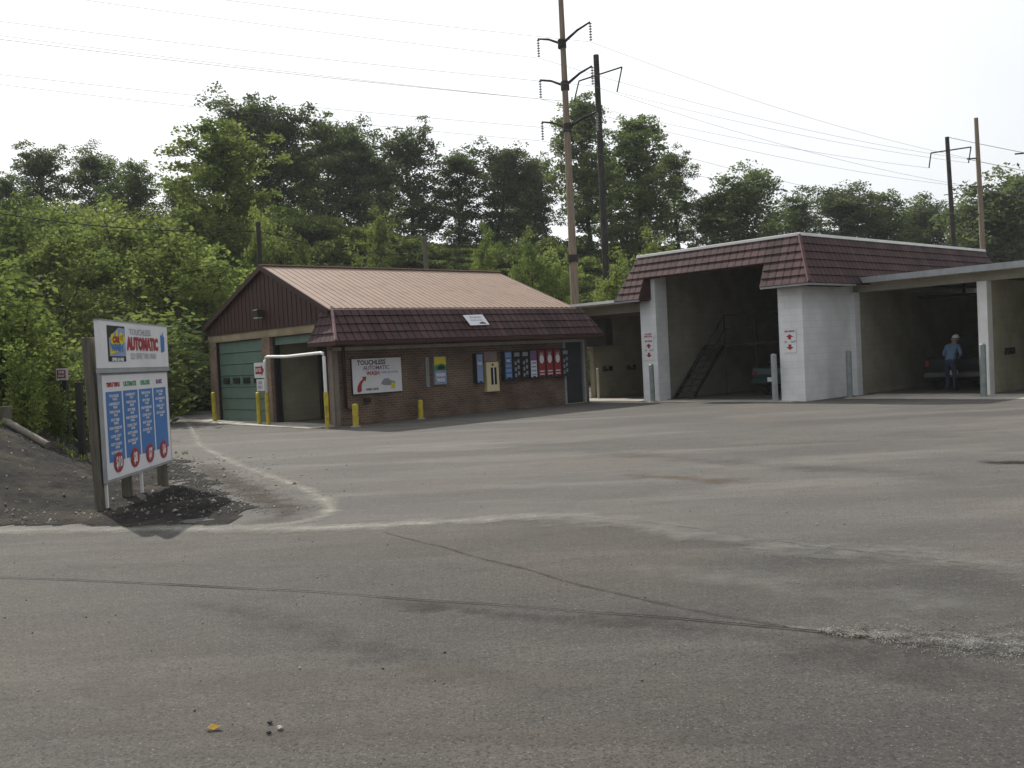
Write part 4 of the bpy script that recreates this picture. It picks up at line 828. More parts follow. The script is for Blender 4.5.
# ================================================================== person
def person():
    p = W(F3, O3, 1.5, -2.48); t = thing('person', 'man in light blue shirt, navy trousers and white cap standing by the pickup', 'person', (p.x, p.y, .02), R(-50))
    bend = lambda q: (q[0], q[1]+max(q[2]-1, 0)*.38, q[2]-max(q[2]-1, 0)*.08)
    me = bpy.data.meshes.new('body'); bm = bmesh.new()
    J = dict(pel=(0, 0, .95), wai=(0, .02, 1.12), che=(0, .06, 1.36), nek=(0, .10, 1.52), hd0=(0, .13, 1.60), hd1=(0, .15, 1.70), hd2=(0, .14, 1.77),
             lh=(-.10, 0, .90), lk=(-.12, .06, .50), la=(-.12, -.02, .09), lt=(-.14, .15, .04), rh=(.10, 0, .90), rk=(.12, .02, .49), ra=(.13, -.06, .09), rt=(.15, .11, .04),
             ls=(-.19, .06, 1.43), le=(-.27, .08, 1.14), lw=(-.12, .30, 1.08), lp=(-.07, .36, 1.07), rs=(.19, .06, 1.43), re=(.28, .08, 1.15), rw=(.14, .30, 1.05), rpp=(.09, .36, 1.04))
    Rd = dict(pel=.15, wai=.14, che=.165, nek=.055, hd0=.07, hd1=.10, hd2=.075, lh=.10, lk=.068, la=.045, lt=.038, rh=.10, rk=.068, ra=.045, rt=.038,
              ls=.07, le=.047, lw=.032, lp=.036, rs=.07, re=.047, rw=.032, rpp=.036)
    ed = [('pel', 'wai'), ('wai', 'che'), ('che', 'nek'), ('nek', 'hd0'), ('hd0', 'hd1'), ('hd1', 'hd2'), ('pel', 'lh'), ('lh', 'lk'), ('lk', 'la'), ('la', 'lt'), ('pel', 'rh'), ('rh', 'rk'), ('rk', 'ra'), ('ra', 'rt'),
          ('che', 'ls'), ('ls', 'le'), ('le', 'lw'), ('lw', 'lp'), ('che', 'rs'), ('rs', 're'), ('re', 'rw'), ('rw', 'rpp')]
    for sd_, pk in ((-1, 'lp'), (1, 'rpp')):
        bx = J[pk]
        for i, (dx, ln) in enumerate(((-.03, .07), (-.01, .08), (.01, .078), (.03, .06))):
            k1, k2 = f'{pk}f{i}', f'{pk}g{i}'; J[k1] = (bx[0]+dx, bx[1]+ln*.7, bx[2]-.01); J[k2] = (bx[0]+dx, bx[1]+ln, bx[2]-.05); Rd[k1] = .010; Rd[k2] = .008; ed += [(pk, k1), (k1, k2)]
        k1, k2 = pk+'t1', pk+'t2'; J[k1] = (bx[0]-sd_*.045, bx[1]+.01, bx[2]+.0); J[k2] = (bx[0]-sd_*.055, bx[1]+.05, bx[2]-.02); Rd[k1] = .013; Rd[k2] = .009; ed += [(pk, k1), (k1, k2)]
    J = {k: bend(v) for k, v in J.items()}
    ks = list(J); me.from_pydata([J[k] for k in ks], [(ks.index(a), ks.index(b)) for a, b in ed], [])
    tmp = bpy.data.objects.new('tmp', me); COL.objects.link(tmp); tmp.modifiers.new('s', 'SKIN'); ss = tmp.modifiers.new('u', 'SUBSURF'); ss.levels = 2; ss.render_levels = 2
    for i, k in enumerate(ks): me.skin_vertices[0].data[i].radius = (Rd[k], Rd[k]*(.72 if k in ('pel', 'wai', 'che') else 1))
    me.skin_vertices[0].data[0].use_root = True
    dg = bpy.context.evaluated_depsgraph_get(); src = tmp.evaluated_get(dg).to_mesh(); full = bpy.data.meshes.new_from_object(tmp.evaluated_get(dg)); bpy.data.objects.remove(tmp)
    full.materials.clear()
    for mm_ in (M_skin, M_shirt, M_jeans, M_dark): full.materials.append(mm_)
    for pl_ in full.polygons:
        c = pl_.center; pl_.use_smooth = True
        pl_.material_index = 3 if c.z < .10 else 2 if c.z < 1.0 and abs(c.x) < .24 and c.y < .24 else 0 if (c.z > 1.49 or (c.y > .30 and c.z < 1.14)) else 1
    ob = bpy.data.objects.new('body', full); COL.objects.link(ob); ob.parent = t
    MB(bend).tube([(0, .14, 1.71), (0, .14, 1.76), (0, .135, 1.81), (0, .13, 1.825)], [.105, .10, .07, .02], 16).add([(-.08, .2, 1.72), (.08, .2, 1.72), (.06, .32, 1.70), (-.06, .32, 1.70), (-.08, .2, 1.73), (.08, .2, 1.73), (.06, .32, 1.71), (-.06, .32, 1.71)], [(0, 1, 2, 3), (4, 5, 6, 7), (0, 1, 5, 4), (1, 2, 6, 5), (2, 3, 7, 6), (3, 0, 4, 7)]).build('cap', M_cap, t)
    MB(bend).tube([(0, .10, 1.60), (0, .10, 1.70)], [.085, .104], 14).build('hair', mat('grey_hair', (.25, .24, .22), (.15, .14, .13), 20, .9), t)
    MB(bend).tube([(0, .235, 1.66), (0, .262, 1.635), (0, .235, 1.62)], [.008, .016, .014], 8).build('nose', M_skin, t)
    MB(bend).tube([(-.045, .225, 1.675), (-.035, .236, 1.675)], .012, 8).tube([(.045, .225, 1.675), (.035, .236, 1.675)], .012, 8).tube([(-.025, .232, 1.595), (.025, .232, 1.595)], .006, 6).build('face_details', M_dark, t)
    MB(bend).tube([(-.10, .13, 1.63), (-.11, .12, 1.68)], .018, 8).tube([(.10, .13, 1.63), (.11, .12, 1.68)], .018, 8).build('ears', M_skin, t)
    return t
person()

# ================================================================== poles and wires
def pole(label, x_top, y_top, x_b, y_b, D, r0, r1, mt, zbase=None, name='utility_pole'):
    a, b = AT(x_b, y_b, D), AT(x_top, y_top, D); base = a+(a-b).normalized()*0; d = (b-a); t_ = (hz(a.x, a.y)-.5-a.z)/d.z
    bt = a+d*t_; t = thing(name, label, 'utility pole', bt); MB().tube([(0, 0, 0), (b-bt)*.5, b-bt], r0, 10, True, r1).build('shaft', mt, t); return t, bt, b
main, mb_, mt_ = pole('tall brown wooden power pole with three pairs of arms behind the brick building', 559, -38, 575, 300, 45, .22, .11, M_wood2)
wires = []
def rel(t, p): return p-t.location
def arm(t, base, j, ends, ins=.8, mt=M_pdark, strings=True):
    for e in ends:
        md = j.lerp(e, .55)+ZZ*.08; MB().tube([rel(t, j), rel(t, md), rel(t, e)], [.07, .055, .04], 6).build('arm', mt, t)
        if strings:
            m = MB(); n_ = 7
            for i in range(n_): z_ = -ins*(i+.3)/n_; m.tube([rel(t, e)+ZZ*z_, rel(t, e)+ZZ*(z_-ins*.35/n_), rel(t, e)+ZZ*(z_-ins*.6/n_)], [.03, .085, .03], 8)
            m.tube([rel(t, e), rel(t, e)-ZZ*ins], .015, 5); m.build('insulator', M_signgrey, t)
D = 45
tips = []
for (jx, jy, lx, ly, rx, ry) in ((562, 44, 538, 39, 590, 22), (565, 86, 540, 80, 592, 66), (567.5, 128, 542, 122, 597, 112)):
    j = AT(jx, jy, D); dpt = .9
    l = AT(lx, ly, D+dpt); r_ = AT(rx, ry, D-dpt); arm(main, mb_, j, [l, r_], .85); MB().tube([rel(main, j)-ZZ*.2, rel(main, j)+ZZ*.2], .2, 8).build('bracket', M_pdark, main)
    tips += [l-ZZ*.9, r_-ZZ*.9]
MB().tube([rel(main, AT(573, 262, D)), rel(main, AT(572.7, 255, D))], .27, 8).build('band', M_rust, main)
p2, b2, t2 = pole('dark slim power pole with one crossarm standing among the trees beside the tall pole', 596, 55, 604.5, 238, 62, .23, .18, M_pdark)
def crossarm(t, D, lx, ly, rx, ry, dl, dr):
    l, r_ = AT(lx, ly, D), AT(rx, ry, D); MB().tube([rel(t, l), rel(t, r_)], .05, 6).build('crossarm', M_pdark, t)
    for e, (ex, ey) in ((l, dl), (r_, dr)): MB().tube([rel(t, e), rel(t, AT(ex, ey, D))], .045, 6).build('insulator', M_pdark, t)
    return [AT(*dl, D), AT(*dr, D)]
tp2 = crossarm(p2, 62, 579, 81, 622, 67, (574, 102), (617, 92))
p3, b3, t3 = pole('dark power pole with one crossarm rising behind the shingled roof at the right', 947, 137, 953.5, 242, 68, .20, .14, M_pdark)
tp3 = crossarm(p3, 68, 931, 153, 971, 147, (929, 168), (968.5, 163))
p4, b4, t4 = pole('pale brown power pole with short side brackets at the far right', 976, 118, 982.5, 243, 64, .22, .13, M_wood2)
tip4 = []
for (y_, xx_) in ((158, 967), (186, 969), (214, 969)):
    jx = 977+(y_-118)*.05; e = AT(xx_, y_+1, 64); MB().tube([rel(p4, AT(jx, y_, 64)), rel(p4, e)], .05, 6).build('bracket', M_pdark, p4); tip4 += [e, e+Vector((.8, .4, 0))]
p5, b5, t5 = pole('short dark wooden pole behind the left gable', 258, 222, 260, 262, 46, .13, .11, M_pdark)
p6, b6, t6 = pole('grey weathered pole behind the tan roof ridge', 424.5, 236, 426, 262, 50, .13, .12, M_wood)
p7, b7, t7 = pole('power pole at the far right edge with two arms reaching into view', 1036, 118, 1041, 240, 70, .2, .14, M_wood2)
for (y_) in (153, 183): MB().tube([rel(p7, AT(1037, y_-1, 70)), rel(p7, AT(1015, y_+1, 70))], .06, 6).build('arm', M_pdark, p7)
p8, b8, t8 = pole('distant small pole with double crossarm beyond the roof at the right', 949.5, 188, 951, 240, 120, .14, .12, M_pdark)
for y_ in (195, ): MB().tube([rel(p8, AT(944, y_, 120)), rel(p8, AT(959, y_-2, 120))], .06, 6).build('crossarm', M_pdark, p8)
p9, b9, t9 = pole('distant pole with a long pale arm above the tree left of the dark power pole', 917, 204, 917.5, 238, 100, .12, .1, M_pdark)
MB().tube([rel(p9, AT(917, 206, 100)), rel(p9, AT(898, 209, 100))], .07, 6).build('arm', M_wire, p9)
def wire(a, b, sag, r=.016, label='thin grey power line strung between the poles', n=24, mt=None):
    c = (a+b)/2; t = MB().tube([a.lerp(b, i/n)-c-ZZ*sag*4*(i/n)*(1-i/n) for i in range(n+1)], r, 4, False).build('power_line', mt or M_wire, None); t.location = c
    tag(t, label, 'power line', 'power lines across the sky')
M_cable = mat('dark_cable', (.03, .03, .03), (.02, .02, .02), 3, .9, spec=.05)
side = ['left arm', 'right arm']; lev = ['top', 'middle', 'lowest']
for i, e in enumerate(tips):
    far = Vector((-60, e.y-19+(i % 2)*2, e.z+7.2)); wire(e, far, .8, .007, f'thin grey line running left from the {lev[i//2]} {side[i % 2]} of the brown pole')
    wire(e, tip4[i], .5, .008, f'thin grey line from the {lev[i//2]} {side[i % 2]} of the brown pole to the pale pole')
for k_ in (0, 1):
    wire(tp2[k_], tp3[k_], .4, .009, f'thin line between the two dark poles from the {["left", "right"][k_]} crossarm end')
    wire(tip4[k_*2], tip4[k_*2]+Vector((60, 25, -4)), 1, .02, f'thin line leaving the pale pole to the right, {["upper", "middle"][k_]} of the pair')
wire(tp2[0], Vector((-75, 40, tp2[0].z+9)), 1, .012, 'thin grey line running left from the slim dark pole')
wire(t3, t3+Vector((60, 15, -5)), 1.5, .02, 'thin power line from the top of the dark right hand pole')
wire(AT(-60, 203, 40), AT(259, 231, 46), .4, .022, 'dark cable running in front of the left trees to the short dark pole', mt=M_cable)
wire(AT(259, 231, 46), AT(426, 255, 50), .3, .018, 'dark cable between the short dark pole and the grey pole', mt=M_cable)

# ================================================================== things by the mound
def gz2(x, y): return float(max(ghill(np.array([x]), np.array([y]))[0], hill(np.array([x]), np.array([y]))[0]))
p = AT(81, 425, 18.0); z_ = gz2(p.x, p.y)
t = thing('timber_post', 'weathered timber post behind the price board at the edge of the mound', 'post', (p.x, p.y, z_-.1)); hh = AT(79, 383, 18).z-z_+.1
MB().box(-.06, .06, -.06, .06, 0, hh).build('shaft', M_rust, t, .015); MB().box(-.064, .064, -.064, .064, hh-.002, hh+.02).build('cap', M_wood, t)
p = AT(65, 418, 21); z_ = gz2(p.x, p.y); t = thing('warning_sign', 'small red and white sign on a dark post among the bushes at left', 'sign', (p.x, p.y, z_-.1)); q = AT(65.5, 374, 21); h2 = q.z-z_+.1
MB().box(-.07, .07, .0, .12, 0, h2+.15).build('post', M_rust, t)
F = Face((0, -.012, h2), (1, 0, 0)); F.poly(rc(-.13, .13, -.13, .13), 'plate', M_signwhite, t, 0, .01); F.poly(rc(-.11, .08, -.09, .09), 'plate_face', M_red, t); F.texts([('ONE', -.015, .04, .07, .004, .9), ('WAY', -.015, -.04, .07, .004, .9)], 'lettering', M_signwhite, t, .008)
a_, b_ = AT(4, 416, 17.5), AT(46, 419, 17.0)
t = thing('timber_rail', 'grey timber rail lying along the top of the gravel mound', 'rail', (a_.x, a_.y, gz2(a_.x, a_.y)))
d_ = Vector((b_.x-a_.x, b_.y-a_.y, gz2(b_.x, b_.y)-gz2(a_.x, a_.y)+.02)); MB().tube([(0, 0, .06), d_+ZZ*.06], .07, 6).build('beam', mat('pale_wood', (.22, .2, .16), (.13, .12, .095), 3, .9, stretch=(1, 1, 6)), t)
MB().box(-.08, .08, -.02, .14, -.15, .32).build('stake', M_wood, t, .01)

# leaf and pebbles on the road
p = G(213, 731); t = MB(); t.add([(-.035, 0, .0), (-.01, .02, .014), (.03, .012, .004), (.045, -.004, .016), (.01, -.022, .002), (-.02, -.018, .012), (0, 0, .022)], [(0, 1, 6), (1, 2, 6), (2, 3, 6), (3, 4, 6), (4, 5, 6), (5, 0, 6)])
o = t.build('fallen_leaf', M_leafyel, None, loc=(p[0], p[1], .012), fix=False); tag(o, 'curled yellow leaf lying on the asphalt in the foreground', 'leaf')
def pebble(x, y, r, mt, label):
    p = G(x, y); bm = bmesh.new(); bmesh.ops.create_icosphere(bm, subdivisions=2, radius=r)
    for v in bm.verts: v.co *= 1+random.uniform(-.18, .18); v.co.z *= .65
    me = bpy.data.meshes.new('pebble'); bm.to_mesh(me); bm.free(); me.materials.append(mt); o = bpy.data.objects.new('pebble', me); COL.objects.link(o); o.location = (p[0], p[1], .008+r*.5); tag(o, label, 'pebble', 'pebbles on the foreground asphalt')
M_pp = mat('pebble_pale', (.38, .38, .37), (.28, .28, .27), 30, .8); M_pd = mat('pebble_dark', (.06, .06, .065), (.04, .04, .045), 30, .8)
pebble(270, 725, .014, M_pd, 'dark pebble furthest back of the trio right of the yellow leaf'); pebble(280, 731, .016, M_pp, 'pale grey pebble, rightmost of the trio right of the yellow leaf'); pebble(269, 735, .013, M_pd, 'dark pebble nearest the camera of the trio right of the yellow leaf')

# thin summer haze over the whole place
hm = bpy.data.materials.new('haze'); hm.use_nodes = True; hn = hm.node_tree; hn.nodes.remove(hn.nodes['Principled BSDF'])
pv = hn.nodes.new('ShaderNodeVolumePrincipled'); pv.inputs['Color'].default_value = (.93, .95, 1, 1); pv.inputs['Density'].default_value = .0004
hn.links.new(pv.outputs[0], hn.nodes['Material Output'].inputs['Volume'])
o = MB().box(-1600, 1600, -500, 2600, -9, 40).build('haze', hm); tag(o, 'thin pale summer haze over the car wash and the hillside', 'haze', kind='stuff')

# ================================================================== vegetation
def leaves(C, size, rs, flat=.0, asp=.6):
    n = len(C); d = rs.normal(size=(n, 3)); d[:, 2] *= (1-flat*.6); d /= np.linalg.norm(d, axis=1, keepdims=True)
    e = rs.normal(size=(n, 3)); e -= (e*d).sum(1, keepdims=True)*d; e /= np.linalg.norm(e, axis=1, keepdims=True)
    if flat:   # blades lie more level
        d[:, 2] *= (1-flat); d /= np.linalg.norm(d, axis=1, keepdims=True)
    s = size*rs.uniform(.6, 1.3, n); a = d*s[:, None]; b = e*(s*asp)[:, None]
    v = np.stack([C-a, C-a*.1+b, C+a, C-a*.1-b], 1); return v.reshape(-1, 3)
def quads(n): i = np.arange(n)*4; return np.stack([i, i+1, i+2, i+3], 1)
def make_tree(seed, h, cr, trunk_free=.25, nl=13, size=.16, clump=90, airy=1.0, lean=0):
    """trunk mesh and crown arrays; limbs carry branchlets, each with sprays of leaves"""
    rs = np.random.default_rng(seed); m = MB(); r0 = .018*h
    stems = []; K = 8
    for s_ in range(1 if airy > 1.1 else 2):
        pts = [Vector((0, 0, 0))]; dr = Vector(rs.normal(size=3))*.035*h*(s_+.3)
        for i in range(1, K+1): pts.append(Vector((pts[-1].x+rs.normal()*.014*h+dr.x*.35, pts[-1].y+rs.normal()*.014*h+dr.y*.35, h*(.93-.08*s_)*i/K)))
        m.tube(pts, [r0*(1-.2*s_)*(1-.85*i/K) for i in range(K+1)], 7, False); stems.append(pts)
    cc = []
    def spray(e, R_, n):
        q = rs.normal(size=(n, 3)); q /= np.linalg.norm(q, axis=1, keepdims=True); q *= (rs.random(n)**.5)[:, None]*R_*np.array([1, 1, .5]); q[:, 2] -= (q[:, 0]**2+q[:, 1]**2)*.25/max(R_, .1); cc.append(q+np.array(e))
    for i in range(nl):
        pts = stems[i % len(stems)]; t = trunk_free+(.98-trunk_free)*(i+rs.random()*.8)/nl; k = min(int(t*K), K-1); p = pts[k].lerp(pts[k+1], t*K-k)
        a = i*2.4+rs.normal()*.5; tt = (t-trunk_free)/(1-trunk_free); prof = (.55+.45*math.sin(math.pi*min(1, tt*.9+.05)))*(1-.45*tt**3)
        L_ = cr*prof*rs.uniform(.6, 1.2); el = rs.uniform(.15, .6)+.55*tt
        d = Vector((math.cos(a)*math.cos(el), math.sin(a)*math.cos(el), math.sin(el))); q1 = p+d*L_*.5+ZZ*.02*h*rs.normal(); q2 = p+d*L_+ZZ*L_*.1
        m.tube([p, q1, q2], [r0*.34*(1-t*.5), r0*.2, r0*.07], 5, False)
        for s0 in (q2, q1.lerp(q2, .66), q1.lerp(q2, .33), q1, p.lerp(q1, .5)):
            for _ in range(rs.integers(1, 4)):
                o_ = Vector(rs.normal(size=3))*cr*.17; o_.z *= .8; e = s0+o_; m.tube([s0, e], [r0*.08, r0*.03], 3, False)
                spray(e, cr*rs.uniform(.13, .24)*airy, int(clump*.62*rs.uniform(.5, 1.3)))
    for pts in stems: spray(pts[-1], cr*.2, int(clump*.6)); spray(pts[-1]+ZZ*.03*h, cr*.13, int(clump*.4))
    C = np.concatenate(cc); v = leaves(C, size, rs, .3)
    tm = bpy.data.meshes.new('trunk'); tm.from_pydata(m.v, [], m.q); tm.materials.append(M_bark); tm.polygons.foreach_set('use_smooth', [True]*len(tm.polygons))
    return tm, [v, quads(len(C))]
M_l_dark = leafmat('leaf_dark', (.052, .078, .030), (.150, .190, .074), .35)
M_l_mid = leafmat('leaf_mid', (.066, .102, .034), (.185, .230, .076), .35)
M_l_light = leafmat('leaf_light', (.095, .15, .030), (.27, .32, .08), .5)
M_l_scrub = leafmat('leaf_scrub', (.032, .060, .017), (.215, .265, .064), .22)
TV = {}
def variant(key, *a, mat_=None, **k):
    tm, (v, f) = make_tree(*a, **k); TV[key] = (tm, rawmesh('crown', v, f, mat_, link=False), float(np.percentile(v[:, 2], 99.7)))
variant('locA', 11, 12, 4.2, .18, 26, .125, 130, 1.12, mat_=M_l_dark)
variant('locB', 12, 12, 3.9, .15, 26, .125, 130, 1.15, mat_=M_l_dark)
variant('locC', 13, 12, 3.8, .2, 24, .12, 130, 1.12, mat_=M_l_mid)
variant('dense', 14, 9, 4.1, .08, 26, .13, 130, 1.35, mat_=M_l_dark)
variant('round', 15, 8, 3.8, .10, 24, .12, 110, 1.2, mat_=M_l_mid)
variant('tall', 16, 13, 3.2, .15, 30, .12, 125, 1.2, mat_=M_l_mid)
variant('bright', 17, 9, 3.2, .10, 24, .11, 120, 1.15, mat_=M_l_light)
variant('sap', 18, 4, 1.5, .06, 14, .055, 110, 1.3, mat_=M_l_light)
def place(key, x, ytop, D, label, cat='tree', name='tree', grp='trees along the hilltop', wide=1.0, rz=None, base=None):
    tm, cm, h0 = TV[key]; top = AT(x, ytop, D); zb_ = hz(top.x, top.y)-.15 if base is None else base; s_ = (top.z-zb_)/h0*1.0
    t = thing(name, label, cat, (top.x, top.y, zb_), random.uniform(0, 6.28) if rz is None else rz, grp); t.scale = (s_*wide, s_*wide, s_)
    for nm, me in (('trunk', tm), ('crown', cm)):
        o = bpy.data.objects.new(nm, me); COL.objects.link(o); o.parent = t
    return t
T = [('locB', 38, 143, 72, 'dark airy tree at the far left skyline above the bushes', 1.1), ('locA', 92, 145, 74, 'airy tree with thin top, second along the left skyline', 1.0),
     ('round', 134, 164, 70, 'lower rounded tree right of the two airy skyline trees at left', 1.0),
     ('bright', 205, 118, 60, 'big bright green tree left of the garage gable, in front of taller dark trees', 1.15),
     ('locA', 226, 91, 78, 'tall dark tree whose crown tops the bright green one', 1.0), ('locB', 276, 98, 80, 'tall dark tree directly above the left gable peak', 1.05),
     ('locC', 322, 112, 82, 'tall dark tree above the left half of the tan roof', 1.1), ('locA', 356, 122, 80, 'dark spreading tree between two taller ones above the tan roof', 1.0),
     ('locB', 404, 124, 82, 'dark tree with ragged top above the middle of the tan roof', 1.1), ('locC', 452, 150, 84, 'lower thin tree above the right half of the tan roof', 1.15),
     ('locA', 490, 142, 84, 'dark full tree above the right end of the tan ridge', 1.15), ('locB', 533, 154, 86, 'slender tree just left of the tall brown pole', 1.0),
     ('tall', 583, 97, 76, 'tall airy tree directly behind the slim dark pole', .95), ('tall', 640, 118, 72, 'tall pale green tree right of the slim dark pole', 1.1),
     ('locC', 676, 148, 76, 'narrow tree tight against the right of the tall pale green one', .95), ('dense', 738, 168, 72, 'dense dark round tree above the tall bay roof', 1.05),
     ('round', 708, 196, 74, 'low dark tree filling in left of the dense round one', 1.0), ('round', 798, 196, 82, 'small pale tree right of the dense round one', 1.1),
     ('dense', 842, 183, 84, 'broad dark tree above the middle of the long shingle roof', 1.35), ('round', 884, 194, 84, 'rounded tree left of the lone small tree by the dark pole', 1.3),
     ('dense', 930, 198, 86, 'small dark tree just left of the dark right hand pole', 1.0), ('dense', 992, 174, 74, 'dark spreading tree behind the pale pole at right', 1.1),
     ('round', 1024, 205, 72, 'lower tree cut by the right edge of the view', 1.1), ('round', 905, 215, 88, 'low light tree between the rounded tree and the lone small tree', .8), ('round', 962, 220, 88, 'low tree filling the gap between the two right hand poles', .9),
     ('round', 770, 212, 80, 'low tree in the gap right of the dense round one', .9), ('dense', 180, 178, 74, 'dark tree behind the left flank of the bright green tree', .9),
     ('locB', 5, 176, 66, 'airy tree cut by the left edge of the view', 1.1), ('locC', 610, 150, 84, 'thin tree between the slim dark pole and the tall pale green tree', 1.0),
     ('locC', 300, 142, 92, 'fainter tree seen between the two tall trees above the left gable', 1.0), ('locC', 378, 150, 94, 'fainter tree low between trees above the tan roof', 1.0), ('locA', 512, 166, 92, 'dim tree low behind the slender one left of the tall pole', 1.0)]
for k_, x, y, D_, lab, wd in T: place(k_, x, y, D_, lab, wide=wd)
sap = [(376, 206, 62, .62, 'light green sapling above the tan roof, leftmost of the three there'), (484, 224, 60, .5, 'light green sapling above the right part of the tan ridge'), (527, 232, 54, .6, 'light green sapling left of the tall brown pole, above the roof corner'),
       (256, 208, 50, .35, 'light green sapling wrapped round the short dark pole'), (648, 228, 60, .6, 'light green sapling above the left end of the shingle roof'), (300, 236, 60, .5, 'small sapling in the grassy patch above the roof peak'),
       (22, 196, 48, 1.0, 'upright light green sapling at the far left of the slope'), (60, 215, 44, 1.1, 'light green sapling above the small red sign'), (150, 215, 46, 1.2, 'light green sapling above the price board'), (105, 200, 52, 1.2, 'sapling on the upper left slope'),
       (190, 240, 44, 1.2, 'light green sapling left of the gable and below the big bright tree'), (620, 252, 50, .8, 'sapling directly right of the tall brown pole base'), (552, 248, 54, .7, 'sapling directly left of the tall brown pole base')]
for x, y, D_, wd, lab in sap: place('sap', x, y, D_, lab, 'sapling', 'sapling', 'light green saplings on the slope', wd)

# scrub over the hillside: one mass of foliage
def scrub(name, n, reg, size, per, label, hgt=(.8, 2.6), mt=M_l_scrub, seed=3, rad=(.7, 1.7)):
    rs = np.random.default_rng(seed); X = rs.uniform(reg[0], reg[1], n); Y = rs.uniform(reg[2], reg[3], n); d = toe_dist(X, Y); k = d > .3
    vis = (X/Y > -.62) & (X/Y < .62); X, Y, d = X[k & vis], Y[k & vis], d[k & vis]; cc, ss = [], []
    Zg = hill(X, Y)
    for x, y, z, dd in zip(X, Y, Zg, d):
        H_ = rs.uniform(*hgt)*(.6 if dd < 2 else 1)*(.34+.71*min(max((-x-9)/8, 0), 1)+.15*(y < 60)+.14*(x > 2)); r_ = rs.uniform(*rad); m_ = int(per*r_*r_*rs.uniform(.7, 1.2))
        nb = rs.integers(3, 7); ct = rs.normal(size=(nb, 3))*np.array([r_*.55, r_*.55, H_*.25])+np.array([0, 0, H_*.6]); ct[:, 2] = np.maximum(ct[:, 2], .2)
        w_ = rs.integers(0, nb, m_); q = rs.normal(size=(m_, 3)); q /= np.linalg.norm(q, axis=1, keepdims=True); q *= (rs.random(m_)**.4)[:, None]*np.array([r_*.55, r_*.55, H_*.33])
        q = q+ct[w_]; q[:, 2] = np.abs(q[:, 2]); cc.append(q+np.array([x, y, z-.05])); ss.append(np.full(m_, size*(.45+.75*min(y/60, 1.4))))
    C = np.concatenate(cc); S_ = np.concatenate(ss); v = leaves(C, S_, rs, .2, .55); o = rawmesh(name, v, quads(len(C)), mt); tag(o, label, 'undergrowth', kind='stuff')
scrub('hillside_scrub', 4800, (-50, 62, 24, 84), .095, 300, 'tangled green scrub and bushes covering the hillside')
scrub('hillside_weeds', 2600, (-45, 50, 30, 84), .085, 260, 'lower yellow green weeds between the hillside bushes', (.3, .9), M_l_light, 5, (.6, 1.3))
scrub('near_thicket', 150, (-16, -10, 20.5, 30), .075, 700, 'leafy thicket behind the gravel mound at left', (1.2, 2.6), M_l_scrub, 9, (.6, 1.1))
# big bushes near the left edge with larger leaves
def make_bush(seed, h, r_, n, size, mt):
    rs = np.random.default_rng(seed); m = MB(); cc = []
    for i in range(16):
        a = rs.uniform(0, 6.28); e = Vector((math.cos(a)*r_*rs.uniform(.2, .9), math.sin(a)*r_*rs.uniform(.2, .9), h*rs.uniform(.35, .97)))
        e.x *= 1-.4*e.z/h; e.y *= 1-.4*e.z/h; m.tube([(e.x*.1, e.y*.1, 0), (e.x*.5, e.y*.5, e.z*.6), e], [.03, .02, .006], 5, False)
        for t in np.linspace(.25, 1, 7):
            c = np.array(Vector((e.x*.1, e.y*.1, 0)).lerp(e, t)); k = int(n/112*rs.uniform(.6, 1.4)); cc.append(c+rs.normal(size=(k, 3))*np.array([.24, .24, .17])*r_*.8)
    C = np.concatenate(cc); C[:, 2] = np.abs(C[:, 2]); v = leaves(C, size, rs, .45, .5)
    tm = bpy.data.meshes.new('stems'); tm.from_pydata(m.v, [], m.q); tm.materials.append(M_bark); return tm, rawmesh('foliage', v, quads(len(C)), mt, link=False)
BV = [make_bush(31, 3, 1.3, 3600, .085, M_l_light), make_bush(32, 3, 1.4, 3600, .08, M_l_scrub), make_bush(33, 3, 1.2, 3000, .09, M_l_mid)]
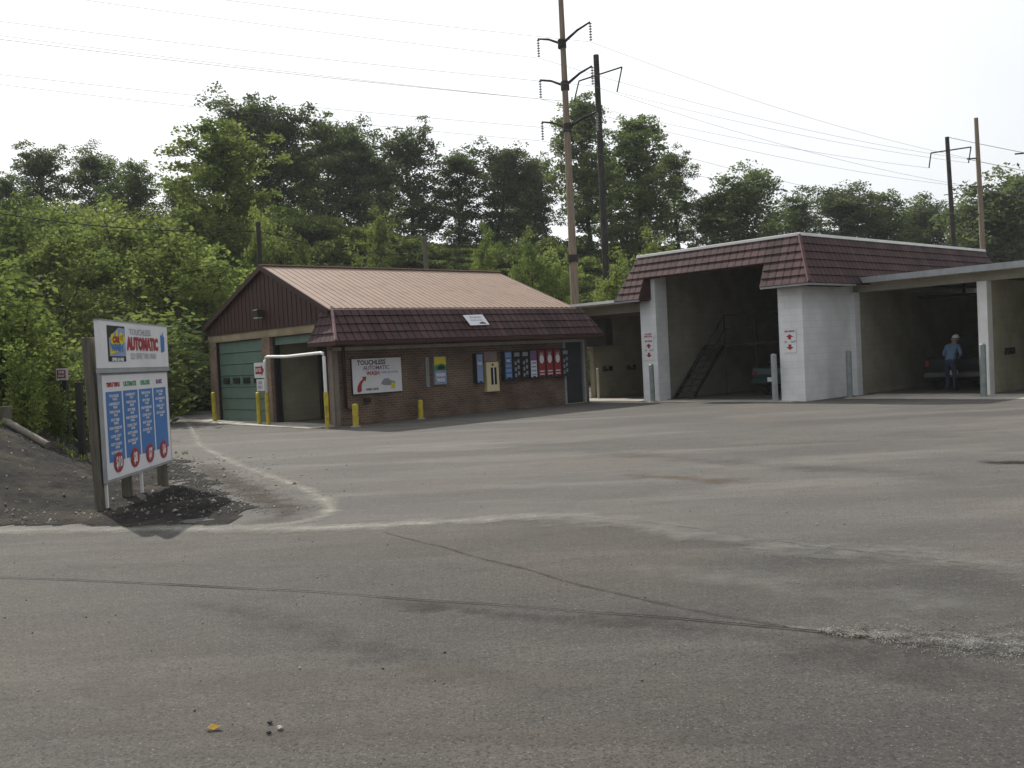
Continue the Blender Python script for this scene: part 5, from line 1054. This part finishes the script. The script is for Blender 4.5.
bush = [(8, 277, 20.0, 0, 1.0, 'bright leafy bush cut by the left edge behind the mound'), (42, 318, 22, 0, .9, 'bright bush behind the timber rail'), (70, 335, 25, 1, .9, 'green bush right behind the small red sign'), (100, 330, 27, 2, 1.0, 'green bush partly hidden by the price board'),
        (-25, 250, 22, 1, 1.2, 'tall bush outside the left edge'), (25, 345, 18.6, 0, .7, 'low bright bush at the left end of the timber rail'), (130, 300, 34, 1, 1.3, 'dark bush rising behind the price board top'), (165, 320, 40, 2, 1.4, 'dark bush right of the price board at the driveway edge'),
        (188, 345, 45, 2, 1.4, 'dark bush at the driveway end left of the green garage door'), (55, 385, 20, 0, .6, 'low bush at the foot of the small red sign'), (92, 388, 20.5, 1, .6, 'low bush behind the weathered timber post'), (205, 330, 44, 1, 1.2, 'bush nearest the left corner of the brick building')]
for i, (x, y, D_, v_, wd, lab) in enumerate(bush):
    top = AT(x, y, D_); zb_ = gz2(top.x, top.y)-.05 if top.x > -26 and top.y < 24 else hz(top.x, top.y)-.05; s_ = max((top.z-zb_)/3, .25)
    t = thing('bush', lab, 'bush', (top.x, top.y, zb_), i*1.3, 'bushes behind the gravel mound'); t.scale = (s_*wd*1.05, s_*wd*1.05, s_)
    for nm, me in zip(('stems', 'foliage'), BV[v_]): o = bpy.data.objects.new(nm, me); COL.objects.link(o); o.parent = t
# weeds at the mound edge
def weeds(name, pts, h, label, mt):
    rs = np.random.default_rng(44); V, Fq = [], []; n = 0
    for (x, y, z) in pts:
        for _ in range(7):
            a = rs.uniform(0, 6.28); l = h*rs.uniform(.5, 1.2); dx, dy = math.cos(a)*l*.4, math.sin(a)*l*.4; w_ = .006
            V += [(x-w_, y, z), (x+w_, y, z), (x+dx*.5+w_, y+dy*.5, z+l*.7), (x+dx*.5-w_, y+dy*.5, z+l*.7), (x+dx, y+dy, z+l)]; Fq += [(n, n+1, n+2, n+3)]; n += 5
    o = rawmesh(name, np.array(V), np.array(Fq), mt); tag(o, label, 'grass', kind='stuff')
pts = []
for _ in range(500):
    x = rng.uniform(-13, -7); y = rng.uniform(16.5, 21); pts.append((x, y, gz2(x, y)))
weeds('mound_grass', pts[:260], .16, 'tufts of grass along the top of the gravel mound', M_l_scrub)
